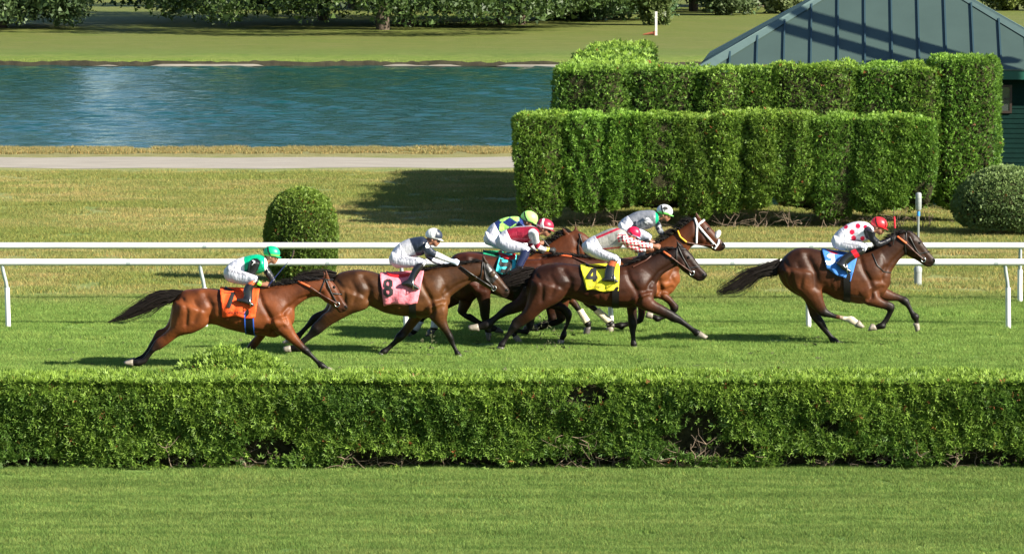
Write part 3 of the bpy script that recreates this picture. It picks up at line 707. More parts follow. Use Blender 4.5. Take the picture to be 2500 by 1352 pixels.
def fused(parts, voxel, smooth, fac=.5):
    """one continuous skin around overlapping closed shapes -> vertices, faces"""
    mb = MB()
    for V, fs in parts: mb.raw(V, fs)
    me = mesh_np("tmp", mb.v, mb.f); ob = bpy.data.objects.new("tmp", me); COL.objects.link(ob)
    md = ob.modifiers.new("r", 'REMESH'); md.mode = 'VOXEL'; md.voxel_size = voxel
    if smooth:
        ms = ob.modifiers.new("s", 'SMOOTH'); ms.factor = fac; ms.iterations = smooth
    dg = bpy.context.evaluated_depsgraph_get(); ev = ob.evaluated_get(dg); m2 = ev.to_mesh()
    V = np.empty(len(m2.vertices) * 3, np.float32); m2.vertices.foreach_get("co", V); V = V.reshape(-1, 3).astype(float)
    nf = len(m2.polygons); Lp = np.empty(len(m2.loops), np.int32); m2.loops.foreach_get("vertex_index", Lp)
    tot = np.empty(nf, np.int32); m2.polygons.foreach_get("loop_total", tot)
    if (tot == 4).all(): Fc = Lp.reshape(-1, 4)
    else: Fc = [list(p.vertices) for p in m2.polygons]
    ev.to_mesh_clear(); bpy.data.objects.remove(ob); bpy.data.meshes.remove(me)
    return V, Fc
def nearest(V, S, val):
    """value of the closest skeleton sample, distance measured in sample radii"""
    out = np.empty((len(V), val.shape[1])); idx = np.empty(len(V), int)
    for i in range(0, len(V), 4000):
        d = np.linalg.norm(V[i:i + 4000, None, :] - S[None, :, :3], axis=2) / (S[None, :, 3] + .02)
        k = d.argmin(1); out[i:i + 4000] = val[k]; idx[i:i + 4000] = k
    return out, idx
def bvh_of(V, Fc):
    return BVHTree.FromPolygons([tuple(v) for v in V], [list(map(int, f)) for f in Fc])
CAM = Vector((0, 0, HZ))
def hit(bv, px, py):
    d = Vector([float(q) for q in ray(px, py)]).normalized(); h = bv.ray_cast(CAM, d)
    return (h[0], h[1], d) if h[0] is not None else (None, None, d)
def ribbon(bv, pts, width, lift=.004, step=3.0, mb=None):
    """flat strip printed or laid along a surface; pts and width in photo pixels"""
    mb = mb or MB(); pts = np.asarray(pts, float); q = [pts[0]]
    for a, b_ in zip(pts[:-1], pts[1:]):
        m = max(1, int(np.linalg.norm(b_ - a) / step)); q += [a + (b_ - a) * (k + 1) / m for k in range(m)]
    q = np.array(q); prev = None
    for i in range(len(q)):
        d = q[min(i + 1, len(q) - 1)] - q[max(i - 1, 0)]; d /= (np.linalg.norm(d) + 1e-9); nrm = np.array((-d[1], d[0])) * width / 2
        row = []
        for s in (-1, 0, 1):
            p, nn, dr = hit(bv, *(q[i] + nrm * s))
            row.append(None if p is None else tuple(p - dr * lift))
        if prev is not None and None not in row and None not in prev:
            mb.raw(prev + row, [[0, 3, 4, 1], [1, 4, 5, 2]])
        prev = row
    return mb
def strap(bv, pts, rad, mb=None, step=4.0, lift=.004, mirror=None):
    """round strap following the surface; optional twin mirrored across plane y = mirror"""
    mb = mb or MB(); pts = np.asarray(pts, float); q = [pts[0]]
    for a, b_ in zip(pts[:-1], pts[1:]):
        m = max(1, int(np.linalg.norm(b_ - a) / step)); q += [a + (b_ - a) * (k + 1) / m for k in range(m)]
    P3 = []; last = None
    for c in q:
        p, nn, d = hit(bv, *c)
        if p is None:
            if last is None: continue
            p = Vector(P(c[0], c[1], last.y + lift)); 
        p = p - d * lift; P3.append(p); last = p
    if len(P3) > 1:
        if mirror is None: return [MB().tube(P3, rad, 6)]
        return [MB().tube(P3, rad, 6), MB().tube([Vector((p.x, 2 * mirror - p.y, p.z)) for p in P3], rad, 6)]
    return []
def band(stn_full, Yh, x, width, grow, mb=None, n=28, power=2.25):
    """closed band round the barrel at photo-pixel column x"""
    S = catmull(stn_full, 6); mid = (S[:, 0] + S[:, 2]) / 2; mb = mb or MB(); rings = []
    for xx in (x - width / 2, x - width / 4, x + width / 4, x + width / 2):
        row = np.array([np.interp(xx, mid, S[:, k]) for k in range(6)])
        A, B = P(row[0], row[1], Yh), P(row[2], row[3], Yh); c, h, w = (A + B) / 2, (A - B) / 2, row[4]
        t = np.arange(n) * 2 * math.pi / n; e = 2 / power
        ct = np.sign(np.cos(t)) * np.abs(np.cos(t)) ** e; sn = np.sign(np.sin(t)) * np.abs(np.sin(t)) ** e
        rings.append(c + h * grow * sn[:, None] + np.array([0, 1., 0]) * ((w + .02) * ct)[:, None])
    V = np.concatenate(rings); fs = [[i * n + k, i * n + (k + 1) % n, (i + 1) * n + (k + 1) % n, (i + 1) * n + k] for i in range(3) for k in range(n)]
    return mb.raw(V, fs)
def strands(paths, r0):
    mb = MB()
    for p in paths:
        k = len(p); mb.tube([tuple(q) for q in p], list(r0 * (1 - .85 * np.linspace(0, 1, k) ** 1.6)), 3, cap=False)
    return mb

DIG = {'7': [[(0, 0), (1, .04), (.45, 1)]], '4': [[(1, .72), (0, .72), (.55, 0), (.72, 0), (.72, 1)]],
       '8': [[(.5, 0), (.88, .1), (.9, .36), (.5, .48), (.08, .36), (.12, .1), (.5, 0)], [(.5, .48), (.95, .62), (.95, .88), (.5, 1), (.05, .88), (.05, .62), (.5, .48)]],
       '9': [[(.95, .3), (.75, .5), (.25, .5), (.05, .3), (.1, .08), (.5, 0), (.88, .08), (.95, .3), (.9, .7), (.6, 1), (.15, .95)]],
       '2': [[(.05, .25), (.2, .05), (.6, 0), (.95, .15), (.9, .42), (.05, 1), (1, 1)]],
       '3': [[(.05, .1), (.5, 0), (.95, .15), (.85, .4), (.4, .48), (.9, .58), (.95, .85), (.5, 1), (.05, .9)]]}
def digit(bv, ch, z, cx, cy, w, h, thick, m, parent, org, tilt=0, lift=.004, name="numeral"):
    mb = MB(); ca, sa = math.cos(tilt), math.sin(tilt)
    for s in DIG[ch]:
        pts = [z(((x - .5) * w * ca - (y - .5) * h * sa + cx, (x - .5) * w * sa + (y - .5) * h * ca + cy)) for x, y in s]
        ribbon(bv, pts, thick / z.k, lift, 2.0, mb)
    if mb.v: return mb.build(name, m, parent, org)
_txt = {}
def text_mesh(s):
    if s not in _txt:
        cu = bpy.data.curves.new("t", 'FONT'); cu.body = s; cu.align_x = 'CENTER'; cu.align_y = 'CENTER'; cu.resolution_u = 2
        ob = bpy.data.objects.new("t", cu); COL.objects.link(ob)
        dg = bpy.context.evaluated_depsgraph_get(); me = ob.evaluated_get(dg).to_mesh()
        V = [tuple(v.co) for v in me.vertices]; Fs = [list(p.vertices) for p in me.polygons]
        ob.evaluated_get(dg).to_mesh_clear(); bpy.data.objects.remove(ob); bpy.data.curves.remove(cu); _txt[s] = (V, Fs)
    return _txt[s]
def print_text(bv, s, z, cx, cy, size, tilt, m, parent, org, name="lettering", lift=.004):
    V, Fs = text_mesh(s); ca, sa = math.cos(tilt), math.sin(tilt); out = []
    for v in V:
        x, y = v[0] * size, -v[1] * size
        p, nn, d = hit(bv, *z((cx + x * ca - y * sa, cy + x * sa + y * ca)))
        out.append(None if p is None else tuple(p - d * lift))
    fs = [f for f in Fs if all(out[i] is not None for i in f)]
    if fs: MB().raw([q if q is not None else (0, 60, 0) for q in out], fs).build(name, m, parent, org)

# ---------------------------------------------------------------- coat, hair, tack
def coat_material():
    m = mat("horse coat", attr=True, rough=.50, noise=.42, nscale=4.5, bump=.22, bscale=22, spec=.22)
    return m
COAT = coat_material()
HAIR = mat("black horse hair", (.008, .0065, .006), .7, spec=.2)
TAILB = mat("dark brown horse hair", (.012, .008, .006), .6, spec=.3)
HOOFM = mat("hoof horn", (.22, .19, .15), .5, noise=.3, nscale=25); HOOFD = mat("dark hoof horn", (.06, .052, .045), .5, noise=.3, nscale=25)
EYE = mat("horse eye", (.008, .006, .005), .08)
LEATHER = mat("black leather", (.014, .012, .011), .4, noise=.2, nscale=20); BROWNL = mat("brown leather", (.085, .030, .018), .45, noise=.2, nscale=20)
ORANGE = mat("orange rubber grip", (.72, .13, .035), .6); YELLOWR = mat("yellow rubber grip", (.80, .42, .02), .6)
BITM = mat("bit steel", (.65, .63, .6), .25, metal=1.0)
WHITEN = mat("white nylon strap", (.80, .80, .80), .55); FLEECE = mat("white fleece", (.80, .80, .78), .9, noise=.1, nscale=60, bump=1, bscale=80)
BANDAGE = mat("cream leg bandage", (.66, .58, .42), .85, noise=.12, nscale=30, bump=.4, bscale=60)
BANDG = mat("grey leg bandage", (.50, .50, .50), .85, noise=.12, nscale=30, bump=.4, bscale=60)
SADDLE = mat("saddle leather", (.007, .006, .006), .45, spec=.3)
BLACKP = mat("black printed number", (.012, .012, .012), .7); WHITEP = mat("white printed number", (.78, .78, .78), .7)

def normals(V, Fc):
    Fq = np.asarray(Fc); a, b_, c_, e = V[Fq[:, 0]], V[Fq[:, 1]], V[Fq[:, 2]], V[Fq[:, 3]]
    n = np.cross(c_ - a, e - b_); N_ = np.zeros_like(V)
    for k in range(4): np.add.at(N_, Fq[:, k], n)
    return N_ / (np.linalg.norm(N_, axis=1)[:, None] + 1e-12)
def seg_dist(uv, pts):
    out = np.full(len(uv), 1e9)
    for a, b_ in zip(pts[:-1], pts[1:]):
        ab = b_ - a; t = np.clip(((uv - a) @ ab) / (ab @ ab + 1e-9), 0, 1); out = np.minimum(out, np.linalg.norm(uv - a - t[:, None] * ab, axis=1))
    return out
def on(S, s, t):
    S = catmull(S, 6); f = np.linspace(0, 1, len(S)); A = np.array([np.interp(s, f, S[:, k]) for k in range(4)]); return A[:2] * (1 - t) + A[2:] * t
TORSO_CREASE = [([(.69, .06), (.72, .35), (.77, .58), (.80, .78), (.79, .96)], 5.5, .020), ([(.95, .30), (.90, .52), (.93, .74)], 5, .016), ([(.29, .20), (.33, .50), (.31, .82)], 8, .026), ([(.10, .22), (.15, .50), (.15, .85)], 5, .014),
                ([(.20, .30), (.23, .55), (.20, .80)], 5, .009), ([(.80, .62), (.88, .68), (.95, .64)], 5, .008), ([(.76, .98), (.82, .86), (.90, .84)], 5, .016),
                ([(.45, .25), (.47, .80)], 3, .004), ([(.50, .25), (.52, .82)], 3, .004), ([(.55, .25), (.57, .84)], 3, .004), ([(.34, .90), (.55, .90), (.74, .93)], 5, .008)]
TORSO_BUMP = [((.24, .10), 9, .022), ((.12, .45), 20, .022), ((.24, .55), 16, .016), ((.83, .45), 15, .018), ((.81, .72), 11, .020), ((.92, .62), 10, .014), ((.70, .03), 10, .010)]
NECK_CREASE = [([(.05, .82), (.45, .80), (.95, .74)], 4.5, .016)]
HEAD_CREASE = [([(.08, .35), (.22, .52), (.34, .70), (.30, .96)], 3.2, .010), ([(.35, .42), (.75, .46)], 2.6, .006), ([(.80, .74), (.97, .70)], 2.2, .008)]
HEAD_BUMP = [((.22, .72), 7, .010), ((.20, .30), 4, .008), ((.90, .35), 4, .007)]
def sculpt(V, Fc, d, torso, neck, head, Yh, joints):
    N_ = normals(V, Fc); px, py = proj(V); uv = np.stack([px, py], -1)
    side = np.clip(np.abs(N_[:, 1]) * 1.6 - .2, 0, 1); out = np.zeros(len(V))
    for S, cr, bm in ((torso, TORSO_CREASE, TORSO_BUMP), (neck, NECK_CREASE, []), (head, HEAD_CREASE, HEAD_BUMP)):
        for pts, sg, dp in cr: out -= 1.35 * dp * np.exp(-(seg_dist(uv, np.array([on(S, *q) for q in pts])) / sg) ** 2)
        for c_, sg, h in bm: out += h * np.exp(-(np.linalg.norm(uv - on(S, *c_), axis=1) / sg) ** 2)
    out += .0012 * lump(V, 26, 41 + d['seed']) + .003 * lump(V, 11, 43 + d['seed'])
    jt = np.zeros(len(V))
    for c_, h_, yo in joints: jt += h_ * np.exp(-(np.linalg.norm(uv - c_, axis=1) / 6.5) ** 2) * (np.sign(V[:, 1] - Yh) == np.sign(yo))
    V = V + N_ * (out * side + jt)[:, None]
    Fq = np.asarray(Fc); E = np.concatenate([Fq[:, [0, 1]], Fq[:, [1, 2]], Fq[:, [2, 3]], Fq[:, [3, 0]]]); cnt = np.bincount(E[:, 0], minlength=len(V)) + np.bincount(E[:, 1], minlength=len(V))
    body_ = np.exp(-(np.clip(.78 - V[:, 2], 0, 9) / .12) ** 2)[:, None] * .5
    for _ in range(2):
        A_ = np.stack([np.bincount(E[:, 0], V[E[:, 1], k], len(V)) + np.bincount(E[:, 1], V[E[:, 0], k], len(V)) for k in range(3)], -1) / cnt[:, None]
        V = V + (A_ - V) * body_
    return V
def make_horse(d):
    Yh = d['Y']; z = d['z']; parts = []; smp = []; val = []
    def comp(stn, dark, n=14, sub=4, grow=1.0, power=2.25):
        V, fs, s = loft(stn, Yh, n, sub, power, grow); parts.append((V, fs)); smp.append(s)
        t = np.linspace(0, 1, len(s)); dk = np.interp(t, np.linspace(0, 1, len(dark)), dark); val.append(np.stack([dk, np.full(len(s), 0.)], -1)); return s
    torso, neck, head = st(z, d['torso']), st(d.get('zn', z), d['neck']), st(d.get('zn', z), d['head'])
    comp(torso, [.15, .0, .0, .0, .0, .1], 20, 4, power=2.3)
    comp(neck, [.05, .1, .15, .2], 16, 4); comp(head, [.15, .15, .2, .35, .75, 1.0], 14, 3, power=2.5)
    # muscle under the skin: shoulder blade, buttock, jaw
    hoofs = []; bands = []; joints = []
    for (kind, side, zz, rows, extra) in d['legs']:
        yo = (-.135 if side == 'n' else .135)
        rr = [list(q) + [yo * (1.0 if i > 3 else 1.12)] for i, q in enumerate(rows)]
        S = st(zz, rr)
        S[:, 4] *= 1.06
        tip = st(zz, [list(extra['hoof'][0]) + [.034, yo]])
        c_ = (tip[0, 0:2] + tip[0, 2:4]) / 2; c2 = (st(zz, [list(extra['hoof'][1]) + [.034, yo]])[0]); c_ = c_ * .75 + (c2[0:2] + c2[2:4]) / 2 * .25
        e_ = (tip[0, 0:2] - tip[0, 2:4]) * .42; tip[0, 0:2] = c_ + e_; tip[0, 2:4] = c_ - e_
        n = len(rows); kn = extra.get('knee', 5)
        def swell(i, k):
            c = (S[i, 0:2] + S[i, 2:4]) / 2; S[i, 0:2] = c + (S[i, 0:2] - c) * k; S[i, 2:4] = c + (S[i, 2:4] - c) * k; S[i, 4] *= k
        swell(n - 2, 1.15)
        if n > 6: swell(n - 3, .92); swell(n - 4, .92)
        dark = [0] * max(1, kn - 2) + [.35, .85] + [1.0] * (n - kn)
        if extra.get('sock'): dark = dark[:-extra['sock']] + [-1.0] * extra['sock']
        s = comp(np.vstack([S, tip]), dark + dark[-1:], 12, 3)
        for i_, h_ in ((kn, .010), (n - 2, .009)):
            if i_ < n: joints.append(((S[i_, 0:2] + S[i_, 2:4]) / 2, h_, yo))
        hoofs.append((zz, extra['hoof'], yo, extra.get('pale', False)))
        if 'band' in extra: bands.append((zz, extra['band'], yo, extra.get('bm', BANDAGE)))
    for (a, b_, c_) in d['ears']:
        pa, pb, pc = [d.get('zn', z)(q[:2]) for q in (a, b_, c_)]
        S = np.array([[*pa, *pb, .022, c_[2]], [*(pa * .62 + pc * .38), *(pb * .62 + pc * .38), .026, c_[2]], [*(pa * .2 + pc * .8), *(pb * .2 + pc * .8), .014, c_[2] * 1.2], [*(pc + .3), *(pc - .3), .005, c_[2] * 1.2]])
        comp(S, [.2, .3, .6], 8, 2)
    V, Fc = fused(parts, .0142, 4)
    V = sculpt(V, Fc, d, torso, neck, head, Yh, joints)
    S = np.concatenate(smp); v2, idx = nearest(V, S, np.concatenate(val)); dk = v2[:, 0]
    base = np.array(d['coat']); lite = np.array(d['lite']); black = np.array((.0055, .0042, .0036))
    # underside and flanks lighter, topline darker: the way a bay coat is marked
    zlo, zhi = .75, 1.55
    t = np.clip((V[:, 2] - zlo) / (zhi - zlo), 0, 1) + .18 * lump(V, 4, 31); t = np.clip(t, 0, 1)
    c = lite * (1 - t)[:, None] + base * t[:, None]
    k = np.clip(dk, 0, 1)[:, None]; c = c * (1 - k) + black * k
    w = np.clip(-dk, 0, 1)[:, None]; c = c * (1 - w) + np.array((.62, .54, .42)) * w
    X = float(V[:, 0].mean()); org = np.array((X, Yh, 0.)); 
    me = mesh_np("horse", V - org, Fc, c)
    root = add("horse", me, COAT, None, tuple(org)); tag(root, d['label'], "horse", "galloping race horses")
    bv = bvh_of(V, Fc)
    for (zz, hp, yo, pale) in hoofs:
        Sf = st(zz, [list(q) + [w_, yo] for q, w_ in zip(hp, (.040, .052))]); Vh, fs, _ = loft(Sf, Yh, 14, 3, 2.1, 1.1, .15)
        MB().raw(Vh, fs).build("hoof", HOOFM if pale else HOOFD, root, org, smooth=True)
    for (zz, bp_, yo, bm) in bands:
        Sf = st(zz, [list(q) + [.045, yo] for q in bp_]); Vh, fs, _ = loft(Sf, Yh, 14, 4, 2.1, 1.12, .1)
        MB().raw(Vh, fs).build("leg_bandage", bm, root, org, smooth=True)
    zn = d.get('zn', z)
    # eyes
    for sgn in (-1, 1):
        p, nn, dr = hit(bv, *zn(d['eye']))
        if p is not None:
            q = Vector((p.x, Yh + sgn * abs(p.y - Yh), p.z)); bm_ = bmesh.new(); bmesh.ops.create_uvsphere(bm_, u_segments=10, v_segments=7, radius=.021)
            me = bpy.data.meshes.new("eye"); bm_.to_mesh(me); bm_.free(); me.polygons.foreach_set("use_smooth", [True] * len(me.polygons)); add("eye", me, EYE, root, tuple(q - Vector(org)))
    # nostril
    p, nn, dr = hit(bv, *zn(d['nostril']))
    if p is not None:
        V_, f_ = ellipsoid(*zn(d['nostril']), 5.0, 4.2, .012, p.y + .004, 0, .5, 10, 6); MB().raw(V_, f_).build("nostril", EYE, root, org, smooth=True)
    # mane
    r = np.random.default_rng(d['seed']); paths = []
    cr = catmull(np.array([zn(q) for q in d['mane']]), 8)
    for i in range(300):
        u = r.random() * (len(cr) - 1.01); k_ = int(u); f_ = u - k_; c0 = cr[k_] * (1 - f_) + cr[k_ + 1] * f_
        L_ = r.uniform(.5, 1) * d.get('manelen', 30); ang = d.get('maneang', 2.9) + r.normal() * .17; yo = r.normal() * .035 - .01
        q = [c0 + np.array((0, 4))]
        for j in range(5): q.append(q[-1] + L_ / 5 * np.array((math.cos(ang), -math.sin(ang)))); ang += r.normal() * .1 + d.get('manedrop', .14)
        q = np.array(q); paths.append(P(q[:, 0], q[:, 1], Yh + yo + np.linspace(0, 1, 6) * r.normal() * .03))
    strands(paths, .0055).build("mane", HAIR, root, org, smooth=True)
    # tail
    if 'tail' in d:
        up_, lo_ = [catmull(np.array([z(q) for q in d['tail'][k]]), 6) for k in (0, 1)]; m_ = min(len(up_), len(lo_)); paths = []
        ui = np.stack([np.interp(np.linspace(0, 1, 14), np.linspace(0, 1, len(up_)), up_[:, k]) for k in (0, 1)], -1)
        li = np.stack([np.interp(np.linspace(0, 1, 14), np.linspace(0, 1, len(lo_)), lo_[:, k]) for k in (0, 1)], -1)
        for i in range(480):
            s = np.clip(r.normal() * .27 + .5, .02, .98); wave = np.cumsum(r.normal(size=14) * .022); 
            if r.random() < .16: wave = wave * 2.6 + np.linspace(0, r.normal() * .5, 14)
            q = ui * (1 - np.clip(s + wave, -.45, 1.45))[:, None] + li * np.clip(s + wave, -.45, 1.45)[:, None]
            e = r.integers(8, 15); q = q[:e]; yo = r.normal() * .035 * np.linspace(.6, 1.4, e)
            paths.append(P(q[:, 0], q[:, 1], Yh + yo))
        strands(paths, .0058).build("tail", TAILB, root, org, smooth=True)
    if 'blaze' in d: 
        mb = ribbon(bv, [zn(q) for q in d['blaze']], 5.5, .005)
        if mb.v: mb.build("blaze", mat("white hair", (.7, .66, .6), .6), root, org)
    # ---- tack, lying on the horse
    br = empty("bridle", tuple(org)); tag(br, d['bridle_label'], "bridle")
    hm = d.get('bridlem', LEATHER); names = d.get('straps', [])
    for nm, pts in names:
        for mb in strap(bv, [zn(q) for q in pts], d.get('strapr', .0105), mirror=Yh): mb.build(nm, hm, br, org, smooth=True)
    bp_, nn, dr = hit(bv, *zn(d['bit']))
    if bp_ is not None:
        for sgn in (-1, 1):
            mb = MB(); c = Vector((bp_.x, Yh + sgn * (abs(bp_.y - Yh) + .008), bp_.z)); mb.tube([c + Vector((math.cos(a), 0, math.sin(a))) * .034 for a in np.linspace(0, 2 * math.pi, 13)], .007, 6, cap=False)
            mb.build("bit_ring", BITM, br, org, smooth=True)
    for nm, pts, m_, rad in d.get('reins', []):
        for mb in strap(bv, [zn(q) for q in pts], rad, lift=.02, mirror=Yh): mb.build(nm, m_, br, org, smooth=True)
    for (c, rx, ry, tl, w_) in d.get('fleece', []):
        q = zn(c); V_, f_ = ellipsoid(q[0], q[1], rx / zn.k, ry / zn.k, w_, Yh, 0, tl, 16, 10); MB().raw(V_, f_).build("noseband_fleece", FLEECE, br, org, smooth=True)
    if 'hood' in d:
        mb = MB(); g = d['hood']; m1 = 8
        top, bot = [catmull(np.array([zn(q) for q in g[k]]), 4) for k in (0, 1)]
        for sgn in (-1, 1):
            rows_ = []
            for a, b_ in zip(top, bot):
                row = []
                for t_ in np.linspace(0, 1, m1):
                    p, nn, dr = hit(bv, *(a * (1 - t_) + b_ * t_)); row.append(None if p is None else Vector((p.x, Yh + sgn * (abs(p.y - Yh) + .008), p.z)))
                rows_.append(row)
            for i in range(len(rows_) - 1):
                for j in range(m1 - 1):
                    q = [rows_[i][j], rows_[i][j + 1], rows_[i + 1][j + 1], rows_[i + 1][j]]
                    if all(x is not None for x in q): mb.raw(q, [[0, 1, 2, 3]])
        mb.build("blinker_hood", LEATHER, br, org, smooth=True)
        p, nn, dr = hit(bv, *zn(d['eye']))
        if p is not None:
            V_, f_ = ellipsoid(*zn(d['eye']), 7.5, 9, .03, p.y - .005, 0, .4); MB().raw(V_, f_).build("blinker_cup", mat("tan blinker cup", (.07, .045, .028), .4), br, org, smooth=True)
    # saddlecloth
    RT, FT, FB, RB = [d.get('zc', z)(q) for q in d['cloth']]; nu, nv = 22, 14; near = []
    S6 = catmull(torso, 6); mid = (S6[:, 0] + S6[:, 2]) / 2
    for i in range(nu + 1):
        u = i / nu; col = []
        for j in range(nv + 1):
            v = j / nv; q = (RT * (1 - u) + FT * u) * (1 - v) + (RB * (1 - u) + FB * u) * v
            q = q + np.array((0, 2.2 * math.sin(u * 9 + d['seed']) * v))
            row = [np.interp(q[0], mid, S6[:, k]) for k in (1, 3, 4)]
            cy = (row[0] + row[1]) / 2; hh = max((row[1] - row[0]) / 2, 4); tt = np.clip((cy - q[1]) / hh, -1, .985)
            yy = (1 - abs(tt) ** 2.3) ** (1 / 2.3) * row[2]
            wr = 1.7 * .006 * math.sin(u * 17 + 5 * v + d['seed']) + .006 * math.sin(9 * v - 6 * u * v + 2 * d['seed']) + .004 * math.sin(26 * u * (1 - v) + 9 * v)
            col.append((q, yy + .022 + wr * (.3 + v)))
        near.append(col)
    V_ = []; 
    for col in near:
        line = [P(q[0], q[1], Yh - y_) for q, y_ in col[::-1]]
        topq = line[-1]; 
        line.append(np.array((topq[0], Yh - (Yh - topq[1]) * .5, topq[2] + .02))); line.append(np.array((topq[0], Yh, topq[2] + .028)))
        V_ += line + [np.array((p[0], 2 * Yh - p[1], p[2])) for p in line[:-1][::-1]]
    m_ = 2 * (nv + 3) - 1
    fs = [[i * m_ + j, i * m_ + j + 1, (i + 1) * m_ + j + 1, (i + 1) * m_ + j] for i in range(nu) for j in range(m_ - 1)]
    cl = MB().raw(V_, fs).build("saddlecloth", d['clothm'], None, org, tuple(org), smooth=True); tag(cl, d['cloth_label'], "saddlecloth", "numbered saddlecloths")
    sol = cl.modifiers.new("thick", 'SOLIDIFY'); sol.thickness = .006; sol.offset = -1
    cbv = bvh_of(V_, fs)
    if 'number' in d: digit(cbv, *d['number'], BLACKP if d.get('numc', 'b') == 'b' else WHITEP, cl, org, lift=.016)
    for txt in d.get('clothtext', []): print_text(cbv, *txt, cl, org, lift=.016)
    # girth and saddle
    gx = d['girth']; 
    sd = empty("saddle", tuple(org)); tag(sd, d['saddle_label'], "saddle")
    band(torso, Yh, gx, d.get('gw', 18), 1.035).build("girth", d.get('girthm', SADDLE), sd, org, smooth=True)
    if 'girthtrim' in d:
        for sx in (-1, 1): band(torso, Yh, gx + sx * d.get('gw', 18) * .5, 2.6, 1.045).build("girth_edging", d['girthtrim'], sd, org, smooth=True)
    L0, L1 = RT * .72 + FT * .28, RT * .12 + FT * .88
    Ssd = np.array([[L0[0] - 14, L0[1] - 9, L0[0] - 12, L0[1] - 2, .10, 0], [L0[0], L0[1] - 5, L0[0], L0[1] + 12, .16, 0], [(L0[0] + L1[0]) / 2, (L0[1] + L1[1]) / 2 - 3, (L0[0] + L1[0]) / 2, (L0[1] + L1[1]) / 2 + 14, .18, 0], [L1[0], L1[1] - 9, L1[0], L1[1] + 14, .13, 0]])
    Vh, fs, _ = loft(Ssd, Yh, 16, 5); MB().raw(Vh, fs).build("seat", d.get('saddlem', SADDLE), sd, org, smooth=True)
    return dict(root=root, bv=bv, org=org, saddle=sd, Y=Yh)

